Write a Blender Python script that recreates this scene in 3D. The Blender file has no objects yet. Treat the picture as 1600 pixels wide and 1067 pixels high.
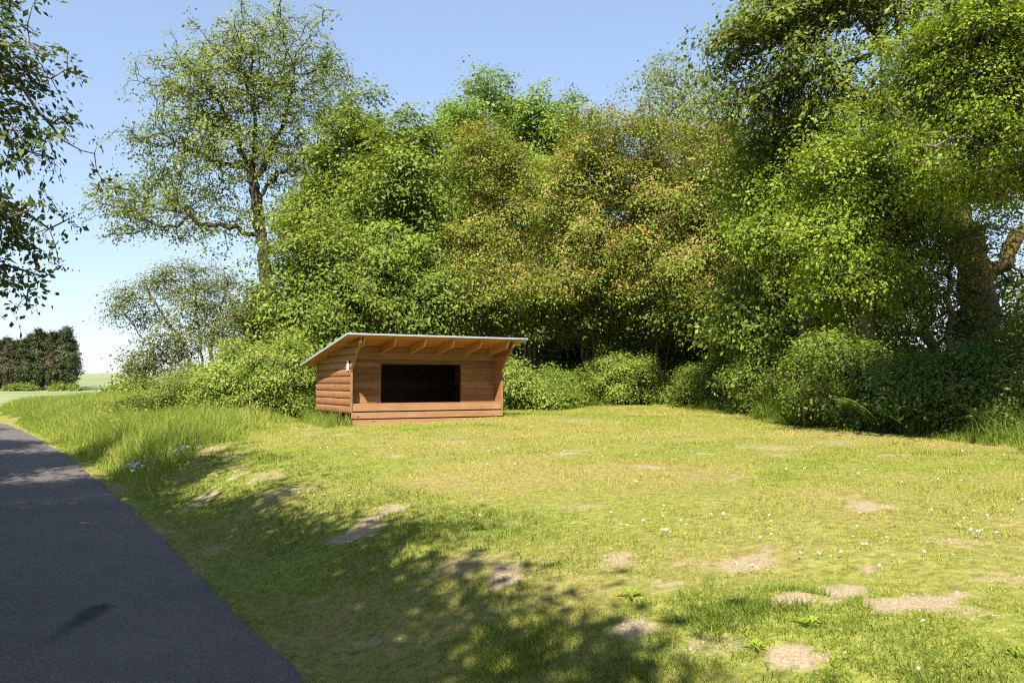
import bpy, math, random
import numpy as np
from mathutils import Vector

# ---------------------------------------------------------------- camera, sky, sun, exposure
SC = bpy.context.scene
COL = SC.collection
F_PX, HORIZON, EYE = 1291.0, 598.0, 1.65          # photograph 1600 x 1067
PITCH = math.atan((HORIZON - 533.5) / F_PX)
cam_d = bpy.data.cameras.new("camera")
cam_d.sensor_width = 36.0
cam_d.lens = 36.0 * F_PX / 1600.0
cam_d.clip_start, cam_d.clip_end = 0.05, 5000.0
cam = bpy.data.objects.new("camera", cam_d)
COL.objects.link(cam)
cam.location = (0, 0, EYE)
cam.rotation_euler = (math.pi / 2 + PITCH, 0, 0)
SC.camera = cam

SUN_EL, SUN_AZ = math.radians(48.0), math.radians(190.0)   # azimuth clockwise from +Y
world = bpy.data.worlds.new("World")
SC.world = world
world.use_nodes = True
wn = world.node_tree
wn.nodes.clear()
wo = wn.nodes.new("ShaderNodeOutputWorld")
wb = wn.nodes.new("ShaderNodeBackground")
ws = wn.nodes.new("ShaderNodeTexSky")
ws.sky_type = 'NISHITA'
ws.sun_disc = False
ws.sun_elevation = SUN_EL
ws.sun_rotation = SUN_AZ
ws.air_density, ws.dust_density, ws.ozone_density = 1.0, .35, 1.0
wb.inputs["Strength"].default_value = 0.14
wg = wn.nodes.new("ShaderNodeGamma"); wg.inputs["Gamma"].default_value = 0.55
wt = wn.nodes.new("ShaderNodeMix"); wt.data_type = 'RGBA'; wt.blend_type = 'MULTIPLY'; wt.inputs[0].default_value = 1.0
wt.inputs[7].default_value = (1.0, 1.10, 1.30, 1)
wn.links.new(ws.outputs[0], wg.inputs[0]); wn.links.new(wg.outputs[0], wt.inputs[6])
wn.links.new(wt.outputs[2], wb.inputs["Color"])
wn.links.new(wb.outputs[0], wo.inputs["Surface"])
sun_d = bpy.data.lights.new("sun", 'SUN')
sun_d.energy = 5.0
sun_d.angle = math.radians(0.5)
sun_d.color = (1.0, 0.93, 0.82)
sun = bpy.data.objects.new("sun", sun_d)
COL.objects.link(sun)
sdir = Vector((math.sin(SUN_AZ) * math.cos(SUN_EL), math.cos(SUN_AZ) * math.cos(SUN_EL), math.sin(SUN_EL)))
sun.rotation_euler = sdir.to_track_quat('Z', 'Y').to_euler()
sun.location = (-5, -20, 30)
SC.view_settings.view_transform = 'Standard'
SC.view_settings.look = 'None'
SC.view_settings.exposure = 1.25
SC.view_settings.gamma = 1.0
SC.render.engine = 'CYCLES'
cy = SC.cycles
cy.max_bounces, cy.diffuse_bounces, cy.glossy_bounces, cy.transmission_bounces = 6, 3, 2, 4
cy.sample_clamp_indirect = 8.0
cy.use_denoising = False
cy.filter_width = 1.2

# ---------------------------------------------------------------- maths helpers
def hash2(ix, iy, seed):
    h = (ix.astype(np.int64) * 374761393 + iy.astype(np.int64) * 668265263 + seed * 974711) & 0x7fffffff
    h = ((h ^ (h >> 13)) * 1274126177) & 0x7fffffff
    h = h ^ (h >> 16)
    return (h & 0xffff) / 65535.0

def vnoise(x, y, scale, seed=0):
    x = np.asarray(x, float) / scale; y = np.asarray(y, float) / scale
    ix, iy = np.floor(x), np.floor(y)
    fx, fy = x - ix, y - iy
    fx = fx * fx * (3 - 2 * fx); fy = fy * fy * (3 - 2 * fy)
    a, b = hash2(ix, iy, seed), hash2(ix + 1, iy, seed)
    c, d = hash2(ix, iy + 1, seed), hash2(ix + 1, iy + 1, seed)
    return (a * (1 - fx) + b * fx) * (1 - fy) + (c * (1 - fx) + d * fx) * fy

def fbm(x, y, scale, seed=0):
    return (vnoise(x, y, scale, seed) + .5 * vnoise(x, y, scale * .47, seed + 1) + .25 * vnoise(x, y, scale * .21, seed + 2)) / 1.75

def sstep(a, b, x):
    t = np.clip((x - a) / (b - a), 0, 1)
    return t * t * (3 - 2 * t)

def norm(v):
    return v / np.maximum(np.linalg.norm(v, axis=-1, keepdims=True), 1e-9)

ROAD_W = 3.6
def road_edge(Y):
    Y = np.asarray(Y, float)
    return 1.72 - .612 * Y - .0026 * np.clip(Y - 8, 0, 60) ** 2
def side(X, Y):                                    # metres to the right of the road's right edge
    return (X - road_edge(Y)) * .853

PS = np.array([-400, -5.5, -4.2, -3.5, 0, .25, .55, .9, 1.4, 2.2, 3.5, 5, 8, 12, 20, 60, 400])
PZ = np.array([.1, .1, .02, 0, 0, -.035, .02, .15, .34, .47, .60, .70, .78, .86, .95, 1.0, 1.0])
def ground_z(X, Y):
    X = np.asarray(X, float); Y = np.asarray(Y, float)
    s = side(X, Y)
    z = np.interp(s, PS, PZ) * (1 - sstep(36, 70, Y))
    z = z + 5.3 * sstep(120, 330, Y) - 9 * sstep(360, 900, Y)
    lawn = sstep(.2, 1.5, s) * (1 - sstep(36, 60, Y))
    z = z + lawn * (.10 * (fbm(X, Y, 3.0, 5) - .5) + .035 * (vnoise(X, Y, .5, 9) - .5))
    return z

def ray(px, py):
    u = (px - 800) / F_PX; v = -(py - 533.5) / F_PX
    c, s = math.cos(PITCH), math.sin(PITCH)
    return np.array([u, c - v * s, s + v * c])
def at(px, py, Y):                                 # world point seen at a pixel, at a given distance along +Y
    d = ray(px, py); t = Y / d[1]
    return np.array([d[0] * t, Y, EYE + d[2] * t])
def hit(px, py):                                   # where the view ray meets the ground
    d = ray(px, py); lo = 1.0
    for t in np.arange(1.0, 90, .05):
        p = d * t + np.array([0, 0, EYE])
        if p[2] < ground_z(p[0], p[1]):
            return p
    return p

# ---------------------------------------------------------------- object helpers
def tag(o, label=None, cat=None, group=None, kind=None):
    if label: o["label"] = label
    if cat: o["category"] = cat
    if group: o["group"] = group
    if kind: o["kind"] = kind
    return o

def empty(name, loc, rz=0.0):
    o = bpy.data.objects.new(name, None)
    o.empty_display_size = .2
    o.location = loc; o.rotation_euler = (0, 0, rz)
    COL.objects.link(o)
    return o

def mesh_np(name, V, Q, mat, parent=None, smooth=False, **attrs):
    V = np.ascontiguousarray(V, np.float32); Q = np.ascontiguousarray(Q, np.int32)
    k = Q.shape[1]
    me = bpy.data.meshes.new(name)
    me.vertices.add(len(V)); me.vertices.foreach_set("co", V.ravel())
    me.loops.add(Q.size); me.loops.foreach_set("vertex_index", Q.ravel())
    me.polygons.add(len(Q)); me.polygons.foreach_set("loop_start", np.arange(0, Q.size, k, dtype=np.int32))
    if smooth: me.polygons.foreach_set("use_smooth", np.ones(len(Q), bool))
    for n, a in attrs.items():
        at_ = me.attributes.new(n, 'FLOAT', 'POINT')
        at_.data.foreach_set("value", np.ascontiguousarray(a, np.float32))
    me.materials.append(mat)
    me.update(calc_edges=True)
    o = bpy.data.objects.new(name, me)
    COL.objects.link(o)
    if parent: o.parent = parent
    return o

class MB:
    """collects boxes and strips; build() links them as one mesh object"""
    def __init__(s): s.v, s.f, s.sh = [], [], []
    def box(s, a, b, shade=.5, shear=None):
        n = len(s.v)
        for z in (a[2], b[2]):
            for (x, y) in ((a[0], a[1]), (b[0], a[1]), (b[0], b[1]), (a[0], b[1])):
                s.v.append((x, y, z + (shear(y) if shear else 0))); s.sh.append(shade)
        for q in ((0, 3, 2, 1), (4, 5, 6, 7), (0, 1, 5, 4), (1, 2, 6, 5), (2, 3, 7, 6), (3, 0, 4, 7)):
            s.f.append([n + i for i in q])
    def prism(s, ring_a, ring_b, shade=.5):        # two matching rings -> closed solid
        n = len(s.v); k = len(ring_a)
        s.v += list(ring_a) + list(ring_b); s.sh += [shade] * (2 * k)
        for i in range(k):
            j = (i + 1) % k
            s.f.append([n + i, n + j, n + k + j, n + k + i])
        s.f.append([n + i for i in range(k)][::-1]); s.f.append([n + k + i for i in range(k)])
    def build(s, name, mat, parent=None, bevel=0.0):
        me = bpy.data.meshes.new(name)
        me.from_pydata([tuple(map(float, p)) for p in s.v], [], s.f)
        a = me.attributes.new("shade", 'FLOAT', 'POINT'); a.data.foreach_set("value", np.array(s.sh, np.float32))
        me.materials.append(mat); me.update()
        o = bpy.data.objects.new(name, me); COL.objects.link(o)
        if parent: o.parent = parent
        if bevel:
            m = o.modifiers.new("bevel", 'BEVEL'); m.width = bevel; m.segments = 2; m.limit_method = 'ANGLE'
        return o

# ---------------------------------------------------------------- materials
def new_mat(name):
    m = bpy.data.materials.new(name); m.use_nodes = True
    nt = m.node_tree; nt.nodes.clear()
    return m, nt, (lambda t: nt.nodes.new(t)), nt.links.new

def ramp(nt, pts):
    r = nt.nodes.new("ShaderNodeValToRGB")
    el = r.color_ramp.elements
    while len(el) < len(pts): el.new(.5)
    for e, (p, c) in zip(el, pts): e.position = p; e.color = (*c, 1)
    return r

def noise(nt, vec, scale, detail=3, rough=.55, scl=None):
    n = nt.nodes.new("ShaderNodeTexNoise"); n.inputs["Scale"].default_value = scale
    n.inputs["Detail"].default_value = detail; n.inputs["Roughness"].default_value = rough
    if scl:
        mp = nt.nodes.new("ShaderNodeMapping"); mp.inputs["Scale"].default_value = scl
        nt.links.new(vec, mp.inputs["Vector"]); vec = mp.outputs[0]
    nt.links.new(vec, n.inputs["Vector"])
    return n

def mixc(nt, a, b, fac, mode='MIX'):
    m = nt.nodes.new("ShaderNodeMix"); m.data_type = 'RGBA'; m.blend_type = mode
    for sock, val in ((m.inputs[6], a), (m.inputs[7], b), (m.inputs[0], fac)):
        if hasattr(val, "links"): nt.links.new(val, sock)
        elif isinstance(val, (int, float)): sock.default_value = val
        else: sock.default_value = (*val, 1)
    return m.outputs[2]

LEAF_GAIN = 1.0
def leaf_mat(name, stops, trans=.35, rough=.55, spec=.2, transcol=(1.25, 1.15, .55)):
    m, nt, N, L = new_mat(name)
    a = N("ShaderNodeAttribute"); a.attribute_name = "shade"
    r = ramp(nt, stops); L(a.outputs["Fac"], r.inputs[0])
    p = N("ShaderNodeBsdfPrincipled"); p.inputs["Roughness"].default_value = rough
    p.inputs["Specular IOR Level"].default_value = spec
    L(r.outputs[0], p.inputs["Base Color"])
    t = N("ShaderNodeBsdfTranslucent")
    L(mixc(nt, r.outputs[0], transcol, 1.0, 'MULTIPLY'), t.inputs["Color"])
    mx = N("ShaderNodeMixShader"); mx.inputs[0].default_value = trans
    L(p.outputs[0], mx.inputs[1]); L(t.outputs[0], mx.inputs[2])
    o = N("ShaderNodeOutputMaterial"); L(mx.outputs[0], o.inputs[0])
    return m

def bark_mat(name, dark, light, moss=None, mossamt=.5):
    m, nt, N, L = new_mat(name)
    tc = N("ShaderNodeTexCoord")
    n = noise(nt, tc.outputs["Object"], 6, 5, .65, (1, 1, .25))
    r = ramp(nt, [(.3, dark), (.7, light)]); L(n.outputs[0], r.inputs[0])
    col = r.outputs[0]
    if moss:
        n2 = noise(nt, tc.outputs["Object"], 1.6, 4, .6)
        r2 = ramp(nt, [(mossamt - .08, (0, 0, 0)), (mossamt + .08, (1, 1, 1))]); L(n2.outputs[0], r2.inputs[0])
        col = mixc(nt, col, moss, r2.outputs[0])
    p = N("ShaderNodeBsdfPrincipled"); p.inputs["Roughness"].default_value = .9
    L(col, p.inputs["Base Color"])
    b = N("ShaderNodeBump"); b.inputs["Strength"].default_value = .8; b.inputs["Distance"].default_value = .05
    L(n.outputs[0], b.inputs["Height"]); L(b.outputs[0], p.inputs["Normal"])
    o = N("ShaderNodeOutputMaterial"); L(p.outputs[0], o.inputs[0])
    return m

def plain_mat(name, col, rough=.7, metal=0.0, var=.0):
    m, nt, N, L = new_mat(name)
    p = N("ShaderNodeBsdfPrincipled"); p.inputs["Roughness"].default_value = rough; p.inputs["Metallic"].default_value = metal
    if var:
        tc = N("ShaderNodeTexCoord"); n = noise(nt, tc.outputs["Object"], 9, 4)
        r = ramp(nt, [(.3, tuple(c * (1 - var) for c in col)), (.7, tuple(min(1, c * (1 + var)) for c in col))])
        L(n.outputs[0], r.inputs[0]); L(r.outputs[0], p.inputs["Base Color"])
    else:
        p.inputs["Base Color"].default_value = (*col, 1)
    o = N("ShaderNodeOutputMaterial"); L(p.outputs[0], o.inputs[0])
    return m

def wood_mat(name, stops, scl, weather=None):
    m, nt, N, L = new_mat(name)
    tc = N("ShaderNodeTexCoord")
    a = N("ShaderNodeAttribute"); a.attribute_name = "shade"
    n = noise(nt, tc.outputs["Object"], 1.0, 7, .75, scl)
    n2 = noise(nt, tc.outputs["Object"], 2.3, 4, .6)
    ad = N("ShaderNodeMath"); ad.operation = 'MULTIPLY_ADD'; L(a.outputs["Fac"], ad.inputs[0]); ad.inputs[1].default_value = .8
    L(n.outputs[0], ad.inputs[2])
    ad2 = N("ShaderNodeMath"); ad2.operation = 'MULTIPLY_ADD'; L(n2.outputs[0], ad2.inputs[0]); ad2.inputs[1].default_value = .5
    L(ad.outputs[0], ad2.inputs[2])
    sc = N("ShaderNodeMath"); sc.operation = 'MULTIPLY_ADD'; L(ad2.outputs[0], sc.inputs[0]); sc.inputs[1].default_value = .9; sc.inputs[2].default_value = -.53
    r = ramp(nt, stops); L(sc.outputs[0], r.inputs[0])
    v = N("ShaderNodeTexVoronoi"); v.inputs["Scale"].default_value = 1.0
    mp = N("ShaderNodeMapping"); mp.inputs["Scale"].default_value = tuple(2.2 if c < 5 else 6.0 for c in scl)
    L(tc.outputs["Object"], mp.inputs[0]); L(mp.outputs[0], v.inputs["Vector"])
    kr = ramp(nt, [(.05, (.35, .3, .28)), (.12, (1, 1, 1))]); L(v.outputs["Distance"], kr.inputs[0])
    p = N("ShaderNodeBsdfPrincipled"); p.inputs["Roughness"].default_value = .62; p.inputs["Specular IOR Level"].default_value = .3
    L(mixc(nt, r.outputs[0], kr.outputs[0], 1.0, 'MULTIPLY'), p.inputs["Base Color"])
    b = N("ShaderNodeBump"); b.inputs["Strength"].default_value = .35; b.inputs["Distance"].default_value = .01
    L(n.outputs[0], b.inputs["Height"]); L(b.outputs[0], p.inputs["Normal"])
    o = N("ShaderNodeOutputMaterial"); L(p.outputs[0], o.inputs[0])
    return m

# wood
WOOD = [(0.0, (.075, .035, .013)), (.45, (.205, .103, .038)), (1.0, (.40, .225, .10))]
M_WOOD_X = wood_mat("stained_wood_long", WOOD, (1.6, 22, 22))
M_WOOD_Y = wood_mat("stained_wood_deep", [(0, (.14, .065, .03)), (.45, (.30, .14, .065)), (1, (.45, .25, .13))], (22, 1.6, 22))
M_WOOD_Z = wood_mat("stained_wood_upright", WOOD, (22, 22, 1.6))
M_WOOD_RED = wood_mat("red_stained_boards", [(0, (.11, .05, .02)), (.45, (.25, .128, .058)), (1, (.42, .25, .135))], (1.6, 22, 22))
M_SOFFIT = wood_mat("roof_planks", [(0, (.22, .085, .025)), (.45, (.42, .19, .055)), (1, (.58, .3, .1))], (1.6, 22, 22))  # bright orange tone puts the bounce light under the roof into the colour
M_SHADED_WOOD = wood_mat("shade_toned_wood", [(0, (.02, .010, .005)), (.45, (.04, .018, .009)), (1, (.07, .032, .016))], (1.6, 22, 22))  # wood tone darkened, so the shelter's inside shade sits in the colour
M_METAL = plain_mat("zinc_trim", (.52, .58, .66), .35, .55, .12)
M_ROOF = plain_mat("roof_felt", (.12, .12, .125), .85, 0, .2)
M_SIGN = plain_mat("white_notice", (.78, .78, .76), .4)
M_INK = plain_mat("grey_lettering", (.3, .3, .32), .6)
M_BEAM = plain_mat("weathered_beam", (.10, .07, .05), .9, 0, .3)
# bark
B_OAK = bark_mat("oak_bark", (.018, .014, .010), (.075, .058, .04), (.05, .046, .014), .56)
B_MOSS = bark_mat("mossy_oak_bark", (.02, .014, .009), (.085, .06, .034), (.14, .095, .02), .55)
B_GREY = bark_mat("grey_bark", (.07, .06, .045), (.22, .19, .15))
B_BROWN = bark_mat("brown_bark", (.07, .05, .035), (.27, .20, .135))
B_PINE = bark_mat("pine_bark", (.13, .09, .07), (.34, .25, .20))
# leaves
L_OAK = leaf_mat("young_oak_leaf", [(0, (0.104, 0.139, 0.023)), (.5, (0.203, 0.269, 0.043)), (1, (0.336, 0.376, 0.085))], .4)
L_ROAK = leaf_mat("oak_leaf", [(0, (0.070, 0.109, 0.018)), (.5, (0.150, 0.211, 0.032)), (1, (0.264, 0.316, 0.056))], .35)
L_ELM = leaf_mat("elm_leaf", [(0, (0.093, 0.137, 0.018)), (.5, (0.174, 0.242, 0.031)), (1, (0.280, 0.354, 0.050))], .35)
L_LIN = leaf_mat("lime_leaf", [(0, (0.106, 0.161, 0.023)), (.5, (0.193, 0.291, 0.039)), (1, (0.291, 0.404, 0.065))], .38)
L_ROW = leaf_mat("rowan_leaf", [(0, (0.105, 0.134, 0.020)), (.5, (0.211, 0.259, 0.033)), (1, (0.334, 0.360, 0.056))], .35)
L_HOR = leaf_mat("hornbeam_leaf", [(0, (0.097, 0.154, 0.014)), (.5, (0.210, 0.307, 0.025)), (1, (0.348, 0.445, 0.043))], .42)
L_HAZ = leaf_mat("hazel_leaf", [(0, (0.087, 0.131, 0.017)), (.5, (0.161, 0.230, 0.029)), (1, (0.260, 0.341, 0.050))], .35)
L_BRA = leaf_mat("bramble_leaf", [(0, (0.105, 0.149, 0.025)), (.5, (0.217, 0.299, 0.043)), (1, (0.351, 0.419, 0.079))], .38)
L_HAW = leaf_mat("hawthorn_leaf", [(0, (0.072, 0.107, 0.016)), (.5, (0.145, 0.194, 0.032)), (1, (0.230, 0.265, 0.068))], .38)
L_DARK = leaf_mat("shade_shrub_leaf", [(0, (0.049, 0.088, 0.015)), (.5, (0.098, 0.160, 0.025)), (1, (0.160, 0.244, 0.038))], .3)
L_FERN = leaf_mat("fern_leaf", [(0, (0.072, 0.132, 0.022)), (.5, (0.132, 0.216, 0.036)), (1, (0.204, 0.300, 0.054))], .4)
L_LEFT = leaf_mat("roadside_leaf", [(0, (.05, .08, .016)), (.5, (.10, .15, .028)), (1, (.17, .23, .05))], .4)
L_PINE = leaf_mat("pine_needles", [(0, (.034, .052, .02)), (.6, (.07, .092, .034)), (1, (.125, .135, .055))], .15, .7)
L_PINER = leaf_mat("russet_pine_needles", [(0, (0.048, 0.049, 0.025)), (.6, (0.092, 0.090, 0.045)), (1, (0.136, 0.128, 0.068))], .15, .7)
L_RFL = leaf_mat("rowan_blossom", [(0, (.19, .125, .035)), (.5, (.30, .205, .06)), (1, (.39, .28, .10))], .2, .7)
L_HFL = leaf_mat("hawthorn_blossom", [(0, (.35, .28, .22)), (.5, (.5, .43, .37)), (1, (.62, .58, .54))], .25, .7)
GRASS = [(0, (.075, .115, .012)), (.35, (.21, .27, .03)), (.65, (.35, .365, .056)), (.85, (.45, .415, .085)), (1, (.52, .42, .15))]
L_GRASS = leaf_mat("mown_grass", GRASS, .35, .55, .25, (1.1, 1.1, .7))
L_TALL = leaf_mat("tall_grass", [(0, (0.113, 0.172, 0.020)), (.5, (0.227, 0.309, 0.040)), (.8, (0.363, 0.398, 0.075)), (1, (0.574, 0.495, 0.188))], .4, .5, .3)
L_WHITE = plain_mat("daisy_petal", (.82, .82, .80), .6)
L_YEL = plain_mat("yellow_petal", (.75, .55, .03), .5)
L_STEM = plain_mat("flower_stem", (.10, .16, .03), .7)

def ground_mat():
    m, nt, N, L = new_mat("lawn_ground")
    tc = N("ShaderNodeTexCoord"); P = tc.outputs["Object"]
    ab = N("ShaderNodeAttribute"); ab.attribute_name = "bare"
    ad = N("ShaderNodeAttribute"); ad.attribute_name = "dry"
    al = N("ShaderNodeAttribute"); al.attribute_name = "litter"
    n1 = noise(nt, P, 14, 5, .7); n2 = noise(nt, P, 60, 3, .7); n3 = noise(nt, P, 2.5, 4, .6)
    g = ramp(nt, [(.25, (.065, .08, .013)), (.5, (.18, .20, .036)), (.75, (.32, .31, .075))]); L(n1.outputs[0], g.inputs[0])
    d = ramp(nt, [(.25, (.12, .09, .035)), (.5, (.235, .185, .07)), (.75, (.34, .265, .115))]); L(n1.outputs[0], d.inputs[0])
    s = ramp(nt, [(.2, (.15, .11, .062)), (.5, (.31, .24, .15)), (.8, (.44, .355, .24))]); L(n2.outputs[0], s.inputs[0])
    lt = ramp(nt, [(.3, (.05, .035, .02)), (.7, (.19, .13, .085))]); L(n2.outputs[0], lt.inputs[0])
    col = mixc(nt, g.outputs[0], d.outputs[0], ad.outputs["Fac"])
    mm = N("ShaderNodeMath"); mm.operation = 'MULTIPLY_ADD'; L(n1.outputs[0], mm.inputs[0]); mm.inputs[1].default_value = 1.1; mm.inputs[2].default_value = -.55
    m2 = N("ShaderNodeMath"); m2.operation = 'ADD'; L(mm.outputs[0], m2.inputs[0]); L(ab.outputs["Fac"], m2.inputs[1])
    br = ramp(nt, [(.3, (0, 0, 0)), (.8, (1, 1, 1))]); L(m2.outputs[0], br.inputs[0])
    col = mixc(nt, col, s.outputs[0], br.outputs[0])
    col = mixc(nt, col, lt.outputs[0], al.outputs["Fac"])
    p = N("ShaderNodeBsdfPrincipled"); p.inputs["Roughness"].default_value = .95; p.inputs["Specular IOR Level"].default_value = .1
    L(col, p.inputs["Base Color"])
    b = N("ShaderNodeBump"); b.inputs["Strength"].default_value = .7; b.inputs["Distance"].default_value = .03
    L(n1.outputs[0], b.inputs["Height"]); L(b.outputs[0], p.inputs["Normal"])
    o = N("ShaderNodeOutputMaterial"); L(p.outputs[0], o.inputs[0])
    return m

def field_mat():
    m, nt, N, L = new_mat("crop_field")
    tc = N("ShaderNodeTexCoord"); P = tc.outputs["Object"]
    n1 = noise(nt, P, .05, 5, .6, (1, 2.5, 1)); n2 = noise(nt, P, 1.2, 4, .7, (1, .35, 1))
    c = ramp(nt, [(.3, (.15, .19, .07)), (.5, (.215, .25, .105)), (.7, (.29, .31, .16))]); L(n1.outputs[0], c.inputs[0])
    c2 = ramp(nt, [(.3, (.7, .7, .7)), (.7, (1.15, 1.15, 1.15))]); L(n2.outputs[0], c2.inputs[0])
    p = N("ShaderNodeBsdfPrincipled"); p.inputs["Roughness"].default_value = .9; p.inputs["Specular IOR Level"].default_value = .15
    L(mixc(nt, c.outputs[0], c2.outputs[0], 1.0, 'MULTIPLY'), p.inputs["Base Color"])
    o = N("ShaderNodeOutputMaterial"); L(p.outputs[0], o.inputs[0])
    return m

def asphalt_mat(stain_pts):
    m, nt, N, L = new_mat("asphalt")
    tc = N("ShaderNodeTexCoord"); P = tc.outputs["Object"]
    n1 = noise(nt, P, 60, 4, .85); n2 = noise(nt, P, .7, 5, .6); n3 = noise(nt, P, 22, 4, .7)
    v = N("ShaderNodeTexVoronoi"); v.inputs["Scale"].default_value = 42; L(P, v.inputs["Vector"])
    c = ramp(nt, [(.3, (.048, .041, .037)), (.7, (.19, .164, .148))]); L(n1.outputs[0], c.inputs[0])
    c2 = ramp(nt, [(.3, (.78, .78, .80)), (.7, (1.15, 1.13, 1.1))]); L(n2.outputs[0], c2.inputs[0])
    c3 = ramp(nt, [(.3, (.85, .85, .85)), (.7, (1.1, 1.1, 1.1))]); L(n3.outputs[0], c3.inputs[0])
    col = mixc(nt, c.outputs[0], c2.outputs[0], 1.0, 'MULTIPLY')
    col = mixc(nt, col, c3.outputs[0], 1.0, 'MULTIPLY')
    vr = ramp(nt, [(.06, (.33, .31, .29)), (.10, (0, 0, 0))]); L(v.outputs["Distance"], vr.inputs[0])
    col = mixc(nt, col, vr.outputs[0], .6, 'ADD')
    st = N("ShaderNodeAttribute"); st.attribute_name = "stain"
    s2 = N("ShaderNodeMath"); s2.operation = 'MULTIPLY'; L(st.outputs["Fac"], s2.inputs[0]); s2.inputs[1].default_value = .95
    col = mixc(nt, col, (.02, .02, .022), s2.outputs[0])
    p = N("ShaderNodeBsdfPrincipled"); p.inputs["Roughness"].default_value = .85; p.inputs["Specular IOR Level"].default_value = .3
    L(col, p.inputs["Base Color"])
    b = N("ShaderNodeBump"); b.inputs["Strength"].default_value = .6; b.inputs["Distance"].default_value = .006
    L(n1.outputs[0], b.inputs["Height"]); L(b.outputs[0], p.inputs["Normal"])
    o = N("ShaderNodeOutputMaterial"); L(p.outputs[0], o.inputs[0])
    return m

# ---------------------------------------------------------------- ground fields
SH = dict(X0=-3.504, Y0=18.187, th=.509, zb=.719, W=3.7, D=2.67)     # the shelter's place
SHC, SHS = math.cos(SH['th']), math.sin(SH['th'])
def shelter_local(X, Y):
    dx, dy = X - SH['X0'], Y - SH['Y0']
    return dx * SHC + dy * SHS, -dx * SHS + dy * SHC

def hedge(X, Y):                                   # > 0 under the trees
    hx = np.interp(Y, [0, 10.6, 16.6, 24, 29, 40], [7.6, 6.7, 6.15, 5.5, 5.3, 5.3])
    hy = np.interp(X, [-9, -6, 0, 2, 3.5, 5.3], [24, 25, 24.2, 25, 27.5, 29.5])
    w = (vnoise(X, Y, 1.1, 21) - .5) * .7
    return np.maximum(X - hx, np.where(X > -9, Y - hy, -9)) + w
def tallzone(X, Y):                                # the unmown verge left of the shelter
    s = side(X, Y)
    return np.minimum.reduce([s - .25, -5.5 - X + (vnoise(X, Y, .9, 23) - .5) * .8, Y - 11.6 + (vnoise(X, Y, .8, 25) - .5)])

PATCH_PX = [(590, 808, 62, 20), (735, 880, 70, 20), (790, 905, 42, 22), (995, 988, 44, 24), (1245, 1032, 36, 22), (1355, 794, 42, 11),
            (1360, 893, 50, 13), (1440, 942, 100, 13), (1310, 925, 60, 14), (1535, 958, 50, 12), (460, 766, 40, 10), (412, 742, 30, 9),
            (360, 712, 26, 8), (335, 700, 30, 5), (1110, 883, 50, 10), (1040, 915, 40, 8), (480, 680, 35, 5), (918, 702, 45, 4), (1210, 700, 60, 4),
            (1085, 705, 50, 4), (665, 716, 40, 4), (1150, 748, 40, 3), (1300, 690, 60, 3), (1520, 692, 35, 5), (1280, 668, 60, 4), (905, 657, 60, 3),
            (1110, 1010, 60, 12), (300, 790, 25, 9), (330, 860, 30, 8), (500, 940, 60, 8), (590, 1010, 60, 10), (700, 690, 120, 3),
            (440, 655, 20, 3), (215, 755, 24, 6), (225, 768, 22, 4), (1440, 665, 60, 3), (1380, 682, 50, 4), (1480, 850, 60, 8), (1560, 905, 50, 8),
            (900, 792, 60, 6), (1010, 760, 50, 4), (1250, 935, 60, 9)]
PATCH = []
for (px, py, rx, ry) in PATCH_PX:
    c = hit(px, py); t = hit(px, py - ry); b_ = hit(px, py + ry)
    PATCH.append((c[0], c[1], rx * c[1] / F_PX, max(.15, .5 * np.hypot(t[0] - b_[0], t[1] - b_[1]))))
STRENGTH = [(.5 if ry <= 5 or i in (1, 10, 11, 12, 13, 26, 9, 14, 15, 27, 28, 29, 30, 37, 38, 39, 40) else 1.0) for i, (_, _, _, ry) in enumerate(PATCH_PX)]
def fields(X, Y):
    m = np.full(np.shape(X), -1.0)
    n = (fbm(X, Y, .5, 31) - .5) * 2.6 + (vnoise(X, Y, .12, 37) - .5) * .8
    bare = np.zeros(np.shape(X))
    for (cx, cy_, rx, ry), st in zip(PATCH, STRENGTH):
        near = (abs(X - cx) < 2.2 * rx) & (abs(Y - cy_) < 2.2 * ry)
        d = 1 - np.sqrt(((X - cx) / rx) ** 2 + ((Y - cy_) / ry) ** 2)
        bare = np.maximum(bare, np.where(near, st * sstep(-.15, .5, d + n * .7), 0))
    s = side(X, Y)
    small = sstep(.72, .86, fbm(X, Y, .8, 41)) * .8                       # scattered thin spots
    bare = np.maximum(bare, small * (s > .5))
    edge = sstep(.24, .02, abs(s - .03)) * (.15 + .7 * vnoise(X, Y, .5, 43))  # worn strip along the tarmac
    bare = np.maximum(bare, edge * .8)
    dry = np.clip(fbm(X, Y, 1.9, 51) * 1.7 - .58 + .9 * sstep(.58, .72, fbm(X, Y, .9, 57)) * vnoise(X, Y, 4, 59) + .35 * sstep(.5, 1, bare) + .12 * sstep(2, 6, s), 0, 1)
    return np.clip(bare, 0, 1), dry

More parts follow.
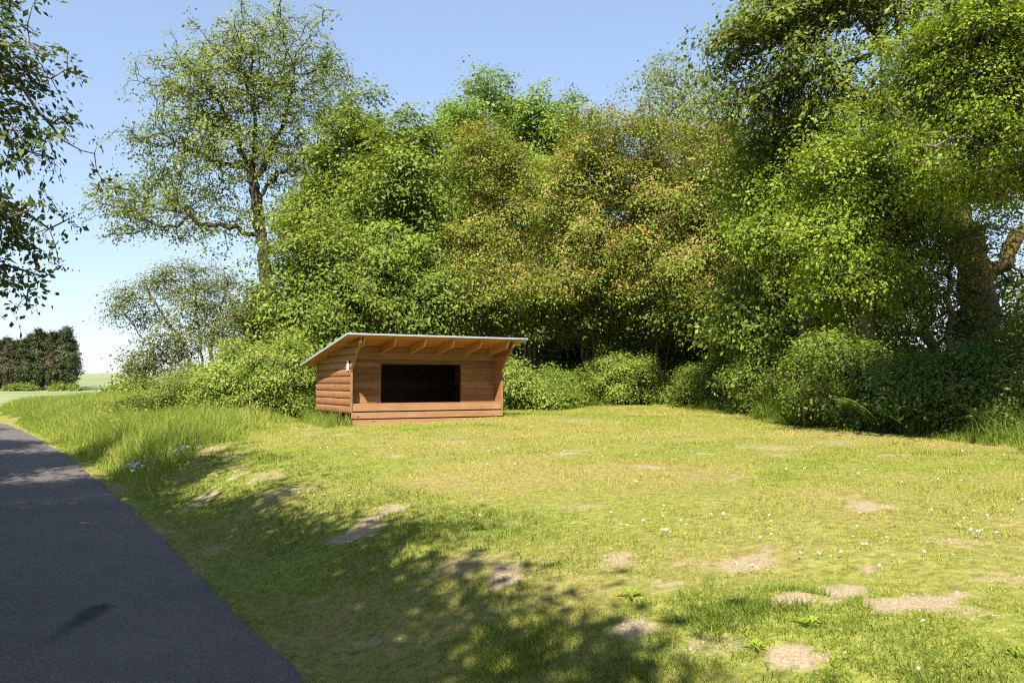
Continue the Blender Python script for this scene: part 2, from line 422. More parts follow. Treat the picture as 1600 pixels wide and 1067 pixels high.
# ---------------------------------------------------------------- ground, road, field
def build_ground():
    xs = np.concatenate([[-1500, -900, -500, -300, -200, -150, -120, -100, -80, -65, -50, -42, -36, -31, -27, -24, -22], np.arange(-20, 14.01, .11),
                         [15, 16.5, 18, 20, 23, 27, 32, 40, 50, 65, 85, 110, 150, 200, 300, 500, 900, 1500]])
    ys = np.concatenate([[-1500, -800, -400, -200, -100, -60, -40, -30, -22, -16, -12, -9, -7, -5, -3.5, -2], np.arange(-1, 32.01, .11),
                         np.arange(33, 60, 1.), np.arange(60, 160, 5.), np.arange(160, 380, 10), [400, 440, 500, 600, 750, 900, 1200, 1500]])
    X, Y = np.meshgrid(xs, ys)
    Z = ground_z(X, Y); s = side(X, Y)
    Z = Z - .05 * ((s > -ROAD_W - .02) & (s < -.0))
    bare, dry = fields(X, Y)
    lit = sstep(-.1, .5, hedge(X, Y)) * (Y < 60)
    nx, ny = len(xs), len(ys)
    idx = np.arange(nx * ny).reshape(ny, nx)
    Q = np.stack([idx[:-1, :-1], idx[:-1, 1:], idx[1:, 1:], idx[1:, :-1]], -1).reshape(-1, 4)
    V = np.stack([X, Y, Z], -1).reshape(-1, 3)
    yc = V[Q[:, 0], 1]
    far = yc >= 47.9
    gm, fm = ground_mat(), field_mat()
    def part(name, mask, mat):
        q = Q[mask]; used = np.unique(q); re = np.full(len(V), -1); re[used] = np.arange(len(used))
        return mesh_np(name, V[used], re[q], mat, smooth=True, bare=bare.ravel()[used], dry=dry.ravel()[used], litter=lit.ravel()[used])
    tag(part("ground", ~far, gm), "mown lawn and grassy bank with bare sandy patches beside the road", "ground", kind="structure")
    tag(part("field", far, fm), "pale green crop field rising to the skyline beyond the verge", "field", kind="structure")

def build_road():
    ys = np.concatenate([np.arange(-60, -4, 2.), np.arange(-4, 2, .2), np.arange(2, 8, .035), np.arange(8, 14, .09), np.arange(14, 40, .3), np.arange(40, 66, 1.)])
    ts = np.concatenate([[0, .004, .012], np.linspace(.03, .97, 90), [.988, .996, 1.0]])
    Yg, T = np.meshgrid(ys, ts, indexing='ij')
    jr = (fbm(Yg, Yg * 0 + 3, .5, 61) - .5) * .12 + (vnoise(Yg, Yg * 0, .12, 63) - .5) * .04
    jl = (fbm(Yg, Yg * 0 + 9, .5, 65) - .5) * .12
    R = road_edge(Yg) + jr; Lf = road_edge(Yg) - ROAD_W / .853 + jl
    X = R * (1 - T) + Lf * T
    Z = .010 + .03 * (1 - (2 * T - 1) ** 2) - .035 * ((T < .002) | (T > .998)) - .006 * ((T < .006) | (T > .994))
    Z = Z + ground_z(X * 0 - 200, Yg) * 0
    # dark tar streak, from a wide head to a thin tail
    a, b_ = hit(158, 955), hit(62, 1022)
    dx, dy = b_[0] - a[0], b_[1] - a[1]; ln = math.hypot(dx, dy)
    t = ((X - a[0]) * dx + (Yg - a[1]) * dy) / ln ** 2
    w = abs(-(X - a[0]) * dy + (Yg - a[1]) * dx) / ln
    ww = np.interp(t, [-.06, 0, .15, .45, .7, 1.0], [0.0, .06, .075, .05, .03, .012]) + (vnoise(X, Yg, .22, 67) - .5) * .03
    stain = sstep(.03, -.02, w - ww) * ((t > -.1) & (t < 1.05)) * np.interp(t, [0, .4, 1], [1, .9, .5])
    n, k = X.shape
    idx = np.arange(n * k).reshape(n, k)
    Q = np.stack([idx[:-1, :-1], idx[1:, :-1], idx[1:, 1:], idx[:-1, 1:]], -1).reshape(-1, 4)
    o = mesh_np("road", np.stack([X, Yg, Z], -1).reshape(-1, 3), Q, asphalt_mat(None), smooth=True, stain=stain.ravel())
    tag(o, "narrow grey asphalt lane with a dark tar streak", "road", kind="structure")

build_ground()
build_road()

# ---------------------------------------------------------------- the shelter
def build_shelter():
    W, D = SH['W'], SH['D']
    rng = random.Random(4)
    root = empty("wooden_shelter", (SH['X0'], SH['Y0'], SH['zb']), SH['th'])
    tag(root, "brown timber lean-to camping shelter with open front standing on the lawn", "shelter")
    yF, zF, yR, zR, O = -.676, 1.983, 3.0, 1.399, .35
    sl = (zF - zR) / (yR - yF)
    under = lambda y: zF - .055 - sl * (y - yF)
    yback = lambda z: min(D, yF + (zF - .057 - z) / sl)
    def yfront(z):
        t = (z - 1.16) / (1.92 - 1.16)
        return -.64 * float(np.interp(t, [0, .12, .26, .52, .81, 1.0], [0, .07, .24, .50, .93, 1.0]))
    def side_wall(xo, xi):
        mb = MB(); z = .254; sgn = 1 if xo > xi else -1
        while z < 1.9:
            h = .163; shade = rng.uniform(.25, .75)
            k = 7
            rows = []
            for i in range(k + 1):
                t = i / k; zz = min(z + h * t, 1.925)
                bul = .032 * math.sqrt(max(0, 1 - (2 * t - 1) ** 2)) ** .8
                rows.append((zz, xo + sgn * (bul - .022), yfront(zz), yback(zz)))
            for r0, r1 in zip(rows, rows[1:]):
                if r1[0] - r0[0] < 1e-4: continue
                if r0[3] - r0[2] < .02: continue
                y1b = max(r1[3], r1[2] + .004)
                ra = [(xi, r0[2], r0[0]), (r0[1], r0[2], r0[0]), (r1[1], r1[2], r1[0]), (xi, r1[2], r1[0])]
                rb = [(xi, r0[3], r0[0]), (r0[1], r0[3], r0[0]), (r1[1], y1b, r1[0]), (xi, y1b, r1[0])]
                n = len(mb.v)
                mb.v += ra + rb; mb.sh += [shade] * 8
                mb.f += [[n + 1, n + 2, n + 6, n + 5], [n, n + 4, n + 7, n + 3], [n, n + 1, n + 5, n + 4][::-1], [n, n + 3, n + 2, n + 1], [n + 4, n + 5, n + 6, n + 7]]
                if r1 is rows[-1] or r1[0] >= 1.92: mb.f.append([n + 2, n + 3, n + 7, n + 6])
            z += h
        return mb.build("side_wall", M_WOOD_Y, root)
    side_wall(-.05, 0.0)
    side_wall(W + .05, W)
    # front wall, set back, with the entrance opening
    yw, ox0, ox1, oz0, oz1 = .32, .754, 2.812, .475, 1.388
    mb = MB()
    zt = under(yw) - .004
    def boards(x0, x1, z0, z1, h=.165):
        z = .472
        while z < z1 - .002:
            a, b_ = max(z, z0), min(z + h, z1)
            if b_ - a > .012:
                mb.box((x0, yw + rng.uniform(0, .003), a + .003), (x1, yw + .04, b_ - .002), rng.uniform(.2, .8))
            z += h
    boards(.002, ox0, .472, oz1); boards(ox1, W - .002, .472, oz1); boards(.002, W - .002, oz1, zt)
    mb.box((.004, yw + .0405, oz1 + .01), (W - .004, yw + .043, zt - .01), .3)
    mb.box((.004, yw + .0405, .474), (ox0 - .01, yw + .043, oz1), .3); mb.box((ox1 + .01, yw + .0405, .474), (W - .004, yw + .043, oz1), .3)
    mb.build("front_wall", M_WOOD_X, root, .004)
    mb = MB()
    for (x0, x1, z0, z1) in ((ox0 - .001, ox0 + .022, oz0, oz1 - .023), (ox1 - .022, ox1 + .001, oz0, oz1 - .023), (ox0 - .001, ox1 + .001, oz1 - .023, oz1)):
        mb.box((x0, yw - .004, z0), (x1, yw + .06, z1), .4)
    mb.build("opening_frame", M_WOOD_X, root, .003)
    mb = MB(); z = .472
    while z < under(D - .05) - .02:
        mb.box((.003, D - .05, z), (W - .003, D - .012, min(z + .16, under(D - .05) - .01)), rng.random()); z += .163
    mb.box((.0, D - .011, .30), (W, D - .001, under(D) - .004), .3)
    mb.build("back_wall", M_SHADED_WOOD, root)
    mb = MB(); y = .0
    while y < D - .07:
        mb.box((.004, y, .443), (W - .004, min(y + .138, D - .055), .47), rng.random()); y += .141
    mb.build("floor", M_WOOD_RED, root, .003)
    for (z0, z1, x0, x1, y0) in ((.0, .112, -.075, W + .05, -.04), (.141, .274, -.03, W + .05, -.036), (.304, .44, .004, W - .004, -.032)):
        mb = MB(); mb.box((x0, y0, z0 - (.05 if z0 == 0 else 0)), (x1, 0.0, z1), rng.uniform(.4, .7)); mb.build("front_board", M_WOOD_RED, root, .006)
    mb = MB(); mb.box((.02, .003, .0), (W - .02, .03, .44), .1); mb.build("backing_board", M_SHADED_WOOD, root)  # dark tone puts the shade of the board gaps into the colour
    for x0 in (-.052, W + .004):
        mb = MB(); mb.box((x0, -.028, .286), (x0 + .048, -.001, 1.13), .6); mb.build("corner_post", M_WOOD_Z, root, .005)
    for y0 in (.35, 1.3, 2.3):
        mb = MB(); mb.box((-.02, y0, -.12), (W + .02, y0 + .12, .25), .3); mb.build("foundation_beam", M_BEAM, root, .008)
    mb = MB()
    for x0 in (.1, 1.2, 2.4, 3.5): mb.box((x0, .12, .25), (x0 + .06, D - .06, .443), .3)
    mb.build("floor_joist", M_BEAM, root)
    for xr in (.03, .74, 1.45, 2.14, 2.84, 3.55):
        mb = MB()
        ya, yb, dp = yF + .045, yw - .002, .175
        ring = lambda x: [(x, ya, under(ya) - .055), (x, yb, under(yb) - dp), (x, yb, under(yb) - .001), (x, ya, under(ya) - .001)]
        ring2 = [(x, y + 0, z) for (x, y, z) in ring(xr + .05)]
        mb.prism([(xr, ya, under(ya) - .06), (xr, ya + .12, under(ya + .12) - dp), (xr, yb, under(yb) - dp), (xr, yb, under(yb) - .001), (xr, ya, under(ya) - .001)],
                 [(xr + .05, ya, under(ya) - .06), (xr + .05, ya + .12, under(ya + .12) - dp), (xr + .05, yb, under(yb) - dp), (xr + .05, yb, under(yb) - .001), (xr + .05, ya, under(ya) - .001)], rng.uniform(.5, .9))
        mb.build("rafter", M_SOFFIT, root, .003)
    # roof: planked underside, felt on top, metal edge trims
    mb = MB(); y = yF + .012
    while y < yR - .02:
        y1 = min(y + .118, yR - .012)
        ra = [(-O + .012, y, under(y)), (-O + .012, y1, under(y1)), (-O + .012, y1, under(y1) + .026), (-O + .012, y, under(y) + .026)]
        mb.prism(ra, [(W + O - .012, b, c) for (_, b, c) in ra], rng.uniform(.2, .8)); y += .121
    mb.build("roof_planking", M_SOFFIT, root, .002)
    mb = MB()
    ra = [(-O, yF + .002, under(yF) + .030), (-O, yR, under(yR) + .030), (-O, yR, under(yR) + .048), (-O, yF + .002, under(yF) + .048)]
    mb.prism(ra, [(W + O, b, c) for (_, b, c) in ra], .5)
    mb.build("roof_sheet", M_ROOF, root)
    mb = MB(); mb.box((-O - .015, yF - .022, zF - .036), (W + O + .015, yF - .002, zF + .004), .5)
    mb.build("front_trim", M_METAL, root, .004)
    for x0 in (-O - .016, W + O + .001):
        mb = MB(); n = []
        ra = [(x0, yF - .001, under(yF) + .004), (x0, yR, under(yR) + .004), (x0, yR, under(yR) + .056), (x0, yF - .001, under(yF) + .056)]
        mb.prism(ra, [(x0 + .015, b, c) for (_, b, c) in ra], .5)
        mb.build("verge_trim", M_METAL, root)
    # the small notice on the left wall
    mb = MB(); mb.box((-.0805, .06, 1.20), (-.0745, .19, 1.42), .5)
    sg = mb.build("notice_sign", M_SIGN, root, .001); sg["label"] = "small white notice on the left side wall"
    mb = MB()
    for i in range(7):
        zz = 1.40 - i * .026
        mb.box((-.0812, .075, zz - .012), (-.0806, .175 - (.02 if i % 3 == 2 else 0), zz - .006), .5)
    mb.build("lettering", M_INK, sg)
build_shelter()

# ---------------------------------------------------------------- trees
def E(px, py, Y, rx, ry, rd=None):                 # ellipsoid of crown given by where it stands and its size in metres
    c = at(px, py, Y); k = Y / F_PX
    return (c, np.array([rx * k, (rd if rd is not None else rx * k), ry * k]))

def crown_points(rng, envs, n, clump=.7, per=7):
    w = np.array([np.prod(r) for _, r in envs]) ** .66; w /= w.sum()
    nc = max(3, n // per)
    ei = rng.choice(len(envs), nc, p=w)
    d = norm(rng.normal(size=(nc, 3))) * (rng.random((nc, 1)) ** (1 / 2.8)) * rng.uniform(.82, 1.22, (nc, 1))
    C = np.array([envs[i][0] for i in ei]) + d * np.array([envs[i][1] for i in ei])
    sz = rng.uniform(.55, 1.35, nc)
    k = rng.choice(nc, n, p=sz ** 2 / (sz ** 2).sum())
    o = rng.normal(size=(n, 3)) * np.array([1, 1, .42])
    o[:, 2] -= .12 * (o[:, 0] ** 2 + o[:, 1] ** 2)             # sprays arch over at their rims
    P = C[k] + o * (sz[k] * clump * .82)[:, None]
    ns = max(3, n // (45 if clump > .3 else 22))                                       # long shoots that break the outline
    ej = rng.choice(len(envs), ns, p=w)
    dd = norm(rng.normal(size=(ns, 3)) * np.array([1, .8, .7]) + np.array([0, -.35, .75]))
    R0 = np.array([envs[i][1] for i in ej])
    root_ = np.array([envs[i][0] for i in ej]) + dd * R0 * .8
    gd = norm(dd * .6 + np.array([0, 0, .55]) + rng.normal(size=(ns, 3)) * .3)
    ln = (R0.min(1) * rng.uniform(.45, 1.0, ns))
    tt = np.linspace(.15, 1, 7)
    Sx = (root_[:, None] + gd[:, None] * (ln[:, None] * tt)[..., None]).reshape(-1, 3) + rng.normal(size=(ns * 7, 3)) * (clump * .13)
    P = np.concatenate([P, Sx])
    gz = ground_z(P[:, 0], P[:, 1])
    return P[P[:, 2] > gz + .12]

def polyline(pts, step):
    out = [np.array(pts[0], float)]
    for a, b in zip(pts, pts[1:]):
        a, b = np.array(a, float), np.array(b, float); n = max(1, int(round(np.linalg.norm(b - a) / step)))
        out += [a + (b - a) * (i + 1) / n for i in range(n)]
    return out

def grow(rng, pos, par, A, step, kill, maxit=90, up=.06, jit=.18):
    pos = list(pos); par = list(par)
    A = A.copy()
    P = np.array(pos)
    D = np.linalg.norm(A[:, None] - P[None], axis=2) if len(P) * len(A) < 4e6 else None
    near = D.argmin(1); dist = D.min(1)
    alive = dist > kill
    for it in range(maxit):
        ids = np.nonzero(alive)[0]
        if len(ids) == 0: break
        P = np.array(pos)
        nn = near[ids]
        v = norm(A[ids] - P[nn])
        u, inv = np.unique(nn, return_inverse=True)
        S = np.zeros((len(u), 3)); np.add.at(S, inv, v)
        S = norm(norm(S) + rng.normal(size=S.shape) * jit + np.array([0, 0, up]))
        new = P[u] + S * step
        base = len(pos)
        pos += list(new); par += list(u)
        d2 = np.linalg.norm(A[ids][:, None] - new[None], axis=2)
        j = d2.argmin(1); dm = d2.min(1)
        better = dm < dist[ids]
        near[ids[better]] = base + j[better]; dist[ids[better]] = dm[better]
        alive[ids] = dist[ids] > kill
        # an attractor that nothing gets closer to is dropped after a while
        stuck = ids[~better]
        alive[stuck] &= rng.random(len(stuck)) > .25
    P = np.array(pos); A0 = A; tw = []
    for c in range(0, len(A0), 400):
        d = np.linalg.norm(A0[c:c + 400, None] - P[None], axis=2); k = d.argmin(1); tw.append(np.stack([k, d[np.arange(len(k)), k]], 1))
    tw = np.concatenate(tw); ok = (tw[:, 1] < kill * 2.2) & (tw[:, 1] > .03)
    return np.concatenate([P, A0[ok]]), np.concatenate([np.array(par), tw[ok, 0].astype(int)])

def radii(par, tip, root, e=1.85):
    n = len(par); a = np.zeros(n); kids = np.zeros(n, int)
    for i in range(n - 1, -1, -1):
        if a[i] == 0: a[i] = tip ** e
        if par[i] >= 0: a[par[i]] += a[i]; kids[par[i]] += 1
    r = a ** (1 / e)
    k = (root - tip) / max(r[0] - tip, 1e-6)
    r = tip + (r - tip) * k
    cnt = np.ones(n)
    for i in range(n - 1, 0, -1):
        if par[i] >= 0: cnt[par[i]] += cnt[i]
    return r, cnt

def tubes(pos, par, r, minr=0.0, lump=.13):
    e = np.nonzero((par >= 0) & (r > minr))[0]
    p = par[e]
    big = np.full(len(pos), -1)
    for i in e[np.argsort(r[e])]: big[par[i]] = i          # the thickest child carries on with its parent's ring
    main = big[p] == e
    sd = np.zeros_like(pos); sd[e] = norm(pos[e] - pos[p])
    tan = sd.copy()
    h = np.nonzero(big >= 0)[0]
    tan[h] = norm(sd[h] + sd[big[h]])
    r0 = np.where(main, np.minimum(r[p], r[e] * 1.8), np.minimum(r[p], r[e] * 1.15))
    t0 = np.where(main[:, None], tan[p], sd[e]); t1 = tan[e]
    Vs, Qs, off = [], [], 0
    for lo, hi, k in ((.05, 1e9, 11), (0, .05, 4)):
        m = (r[e] >= lo) & (r[e] < hi)
        if not m.any(): continue
        d = sd[e[m]]
        ref = np.where(np.abs(d[:, 2:3]) < .8, [[0, 0, 1.0]], [[1.0, 0, 0]])
        ang = np.arange(k) * 2 * np.pi / k
        def ring(c, t, rr):
            x = norm(np.cross(t, ref)); y = np.cross(t, x)
            u = x[:, None] * np.cos(ang)[None, :, None] + y[:, None] * np.sin(ang)[None, :, None]
            P = c[:, None] + u * rr[:, None, None]
            if k > 4:
                f = 1 + lump * 2 * (vnoise(P[..., 0] * 2.1 + P[..., 1] * 1.7, P[..., 2] - P[..., 1] * .6, .55, 5) - .5) + lump * (vnoise(P[..., 0] * 3 - P[..., 1] * 2.6, P[..., 2] + P[..., 0], .2, 6) - .5)
                P = c[:, None] + u * (rr[:, None] * f)[..., None]
            return P
        V = np.concatenate([ring(pos[p[m]], t0[m], r0[m]), ring(pos[e[m]], t1[m], r[e[m]])], 1).reshape(-1, 3)
        i = np.arange(k); j = (i + 1) % k
        q = np.stack([i, j, j + k, i + k], -1)
        Q = (np.arange(m.sum())[:, None, None] * 2 * k + q[None]).reshape(-1, 4) + off
        Vs.append(V); Qs.append(Q); off += len(V)
    return np.concatenate(Vs), np.concatenate(Qs)

def leaves(rng, P, center, n, size, spread, flat=.45, wid=.3, upb=.7, droop=.25, cl=.16):
    N = len(P)
    to = norm(P - center)
    tilt = norm(np.array([0, 0, .85]) + to * .45 + rng.normal(size=(N, 3)) * .38)
    cs = rng.normal(size=N) * cl
    k = np.repeat(np.arange(N), n)
    o = rng.normal(size=(len(k), 3)) * spread
    h = (o * tilt[k]).sum(1, keepdims=True)
    c = P[k] + o - tilt[k] * h * (1 - flat)
    out = norm(c - center)
    nr = norm(tilt[k] * upb + out * .4 + rng.normal(size=c.shape) * .36)
    t = norm(o + rng.normal(size=c.shape) * spread * .7)
    t = norm(t - nr * (t * nr).sum(1, keepdims=True)); t[:, 2] -= droop; t = norm(t)
    b = norm(np.cross(nr, t))
    L = (size * (.45 + 1.15 * rng.random(len(k)) ** 1.4))[:, None]
    V = np.stack([c, c + t * L * .45 + b * L * wid + nr * L * .09, c + t * L, c + t * L * .45 - b * L * wid + nr * L * .09], 1).reshape(-1, 3)
    Q = np.arange(len(V)).reshape(-1, 4)
    sh = np.clip(.5 + cs[k] + rng.normal(size=len(k)) * .17, 0, 1)
    return V, Q, np.repeat(sh, 4)

DENS, LSZ = 1.05, .76
def tree(name, label, cat, base, envs, leaf, bark, n=600, seed=1, root=.14, per=30, size=.10, spread=.26, wid=.3, step=.34, kill=.42,
         clump=.6, limbs=None, stems=1, tip=.007, group=None, blossom=None, flat=.45, upb=.7, trunk_to=.7, maxcnt=5, perclump=7, wob=.12, droop=.25, minr=0.0, e=1.85, limb_r=None):
    rng = np.random.default_rng(seed)
    bx, by = base
    bz = float(ground_z(bx, by)) - .06
    B = np.array([bx, by, bz])
    n = int(n * (DENS if cat == 'tree' else 1.5)); perclump = int(perclump * 1.8); size = size * LSZ; per = int(per * (1.55 if cat == 'tree' else 1.6)); flat *= .5; spread *= 1.12
    if name in ('elm_tree', 'rowan_tree', 'lime_tree', 'hazel_tree'): envs = [(c_, r_ * np.array([.82, .9, 1.0])) for c_, r_ in envs]
    A = crown_points(rng, envs, n, clump, perclump)
    cen = np.mean([c for c, _ in envs], 0)
    pos, par = [B], [-1]; rcap = {}
    if limbs:
        for li, pl in enumerate(limbs):
            pts = polyline([B] + pl if li == 0 else pl, step)
            if li == 0: last = 0; seq = pts[1:]
            else:
                dd = np.linalg.norm(np.array(pos) - pts[0], axis=1); last = int(dd.argmin()); seq = pts[1:]
            for qi, q in enumerate(seq):
                pos.append(q + rng.normal(size=3) * .05); par.append(last); last = len(pos) - 1
                if limb_r and li < len(limb_r): rcap[last] = np.interp((qi + 1) / len(seq), [0, 1], limb_r[li])
    else:
        zlo = min(c[2] - r[2] for c, r in envs); zhi = max(c[2] + r[2] for c, r in envs)
        for s_ in range(stems):
            top = np.array([cen[0], cen[1], bz + (zhi - bz) * trunk_to]) if stems == 1 else \
                (lambda e: e[0] + np.array([0, 0, 0]))(envs[s_ % len(envs)]) + rng.normal(size=3) * .3
            mid = (B + top) / 2 + rng.normal(size=3) * wob * np.linalg.norm(top - B) * .3
            if stems > 1: mid = B * .45 + top * .55 + np.array([(B[0] - top[0]) * .2, (B[1] - top[1]) * .2, .1])
            last = 0
            for q in polyline([B, mid, top], step)[1:]:
                pos.append(q + rng.normal(size=3) * .035); par.append(last); last = len(pos) - 1
    pos, par = grow(rng, pos, par, A, step, kill)
    r, cnt = radii(par, tip, root, e)
    for k_, v_ in rcap.items(): r[k_] = min(max(r[k_], v_ * .85), v_)
    o = empty(name, tuple(B)); tag(o, label, cat, group)
    V, Q = tubes(pos, par, r, minr)
    mesh_np("trunk", V - B, Q, bark, o, True)
    T = pos[(cnt <= maxcnt) & (np.arange(len(pos)) > 0)]
    T = T[T[:, 2] > ground_z(T[:, 0], T[:, 1]) + .1]
    V, Q, sh = leaves(rng, T, cen, per, size, spread, flat, wid, upb, droop)
    mesh_np("crown", V - B, Q, leaf, o, False, shade=sh)
    if blossom:
        mat, frac, m, bs, bspread = blossom
        tt = T[(rng.random(len(T)) < frac)]
        tt = tt + np.array([0, -.14, .2])
        V, Q, sh = leaves(rng, tt, cen, m, bs, bspread, .35, .45, .9, 0.0, .2)
        mesh_np("blossom", V - B, Q, mat, o, False, shade=sh)
    return o

def bx(px, Y): return ((px - 800) / F_PX * Y, Y)
def pl(Y, *pts): return [at(p[0], p[1], Y + (p[2] if len(p) > 2 else 0)) for p in pts]

# the tall sparse oak on the left
Y = 33
tree("oak_tree", "tall sparse oak with bare dark limbs rising alone against the sky left of the shelter", "tree", bx(424, Y),
     [E(430, 105, Y, 90, 78, 2.6), E(350, 140, Y, 75, 80, 2.2), E(465, 215, Y, 75, 100, 2.5), E(300, 270, Y, 85, 45, 2), E(235, 330, Y, 80, 40, 1.6), E(190, 320, Y, 45, 25, 1.2), E(225, 220, Y, 35, 22, 1.2), E(270, 130, Y, 30, 30, 1.2),
      E(395, 205, Y, 100, 85, 2.6), E(405, 55, Y, 55, 35, 1.6), E(310, 95, Y, 35, 50, 1.4), E(480, 345, Y, 45, 50, 1.5), E(510, 130, Y, 32, 60, 1.5), E(330, 345, Y, 60, 30, 1.3), E(300, 210, Y, 60, 30, 1.5)],
     L_OAK, B_OAK, n=2300, seed=11, root=.31, e=1.7, per=12, size=.14, spread=.2, step=.30, kill=.34, clump=.6, perclump=3, maxcnt=3, tip=.012,
     limb_r=[(.36, .19), (.14, .06), (.12, .04), (.13, .04), (.13, .035), (.15, .05), (.11, .035)],
     limbs=[pl(Y, (420, 470), (413, 400), (407, 350), (398, 300), (392, 272)), pl(Y, (409, 372), (370, 357, -.3), (312, 350, -.6), (294, 335, -.8), (250, 325, -1)),
            pl(Y, (396, 290), (385, 262, .4), (350, 256, .7), (310, 243, 1), (268, 218, 1.2)), pl(Y, (392, 272), (402, 230), (398, 180, -.4), (380, 120, -.6)),
            pl(Y, (399, 282), (438, 205, .3), (455, 150, .5), (462, 95, .7)), pl(Y, (414, 402), (440, 374, -.4), (470, 335, -.6), (482, 300, -.8)),
            pl(Y, (402, 310), (428, 280, .5), (470, 245, 1), (500, 215, 1.2)), pl(Y, (294, 335, -.8), (275, 355, -.9), (240, 350, -1)),
            pl(Y, (392, 272), (370, 215, -.7), (345, 160, -1)), pl(Y, (407, 350), (385, 330, -.8), (340, 320, -1.2)), pl(Y, (420, 440), (405, 405, -.6), (398, 380, -.9))])
# hawthorn
Y = 28
tree("hawthorn_tree", "small open hawthorn with thin dark stems and pale blossom left of the bramble bank", "tree", bx(320, Y),
     [E(235, 455, Y, 45, 28, 1), E(300, 450, Y, 60, 30, 1.3), E(355, 460, Y, 45, 38, 1.3), E(240, 535, Y, 45, 34, 1.1), E(300, 520, Y, 60, 40, 1.4), E(235, 570, Y, 35, 18, 1), E(205, 490, Y, 25, 16, .8), E(380, 510, Y, 35, 40, 1)],
     L_HAW, B_BROWN, n=1100, seed=12, root=.10, per=16, size=.095, spread=.2, step=.25, kill=.3, clump=.36, stems=6, perclump=9, maxcnt=3, blossom=(L_HFL, .25, 6, .05, .12))

G_ELM = "broadleaved trees behind the shelter"
Y = 31
tree("elm_tree", "dark green elm whose ragged top rises beside the sparse oak", "tree", bx(560, Y),
     [E(565, 190, Y, 34, 55), E(545, 280, Y, 55, 60), E(600, 255, Y, 48, 60), E(510, 350, Y, 60, 60), E(580, 370, Y, 75, 70)], L_ELM, B_GREY, n=900, stems=3, seed=21, per=30, size=.17, group=G_ELM, root=.16)
Y = 29.5
tree("elm_tree", "broad dark green elm standing directly behind the shelter roof", "tree", bx(655, Y),
     [E(640, 225, Y, 42, 48), E(645, 320, Y, 75, 75), E(615, 420, Y, 95, 65), E(690, 420, Y, 80, 70)], L_ELM, B_GREY, n=1000, stems=3, seed=22, per=30, size=.17, group=G_ELM, root=.18)
Y = 28
tree("elm_tree", "low spreading elm leaning left behind the shelter's back eave", "tree", bx(520, Y),
     [E(490, 400, Y, 60, 50), E(455, 470, Y, 55, 55), E(540, 460, Y, 70, 55), E(500, 520, Y, 80, 45)], L_ELM, B_GREY, n=800, seed=23, per=28, size=.15, group=G_ELM, root=.13)
Y = 36
tree("lime_tree", "pale green lime with rounded top above the middle of the tree line", "tree", bx(745, Y),
     [E(745, 188, Y, 62, 56), E(735, 260, Y, 75, 60), E(710, 340, Y, 80, 80), E(690, 200, Y, 35, 35)], L_LIN, B_GREY, n=900, stems=3, seed=24, per=30, size=.17, group=G_ELM, root=.2)
tree("lime_tree", "pale green lime with double rounded top right of the other lime", "tree", bx(850, Y),
     [E(835, 200, Y, 48, 46), E(885, 212, Y, 44, 46), E(850, 270, Y, 80, 65), E(840, 360, Y, 90, 80)], L_LIN, B_GREY, n=900, stems=3, seed=25, per=30, size=.17, group=G_ELM, root=.2)
G_ROW = "rowans with orange flower heads in the tree line"
RB = (L_RFL, .8, 15, .06, .075)
Y = 28
tree("rowan_tree", "slim rowan dotted with orange flower heads right above the shelter roof", "tree", bx(775, 30.5),
     [E(765, 260, Y, 55, 60), E(770, 350, Y, 65, 65), E(780, 440, Y, 70, 60)], L_ROW, B_BROWN, n=700, seed=31, per=34, size=.12, wid=.24, spread=.22, group=G_ROW, stems=3, root=.10, blossom=(L_RFL, .5, 15, .06, .075))
Y = 27
tree("rowan_tree", "rowan with orange flower heads and flat topped crown at the middle of the tree line", "tree", bx(915, 30),
     [E(930, 240, Y, 60, 60), E(900, 320, Y, 70, 65), E(930, 400, Y, 75, 65), E(880, 440, Y, 60, 50)], L_ROW, B_BROWN, n=820, seed=32, per=34, size=.12, wid=.24, spread=.22, group=G_ROW, stems=3, root=.10, blossom=RB)
Y = 26.5
tree("rowan_tree", "densely flowering rowan below the thin pale ash", "tree", bx(1025, 29.8),
     [E(1010, 255, Y, 65, 65), E(1040, 330, Y, 75, 70), E(1010, 410, Y, 75, 60)], L_ROW, B_BROWN, n=820, seed=33, per=34, size=.12, wid=.24, spread=.22, group=G_ROW, stems=3, root=.10, blossom=RB)
Y = 25
tree("rowan_tree", "rowan with drooping flowering branches next to the bright hornbeams", "tree", bx(1125, 27.5),
     [E(1120, 270, Y, 62, 75), E(1145, 350, Y, 70, 70), E(1110, 420, Y, 75, 55), E(1180, 420, Y, 60, 50)], L_ROW, B_BROWN, n=820, seed=34, per=34, size=.12, wid=.24, spread=.22, group=G_ROW, stems=3, root=.10, blossom=RB)
Y = 35
tree("ash_tree", "thin pale ash with feathery top standing above the rowans", "tree", bx(1055, Y),
     [E(1045, 135, Y, 36, 50), E(1090, 185, Y, 42, 65), E(1035, 215, Y, 45, 50), E(1110, 270, Y, 60, 60)], L_OAK, B_GREY, n=800, seed=35, per=10, size=.15, clump=.6, perclump=3, group=G_ELM, root=.17)
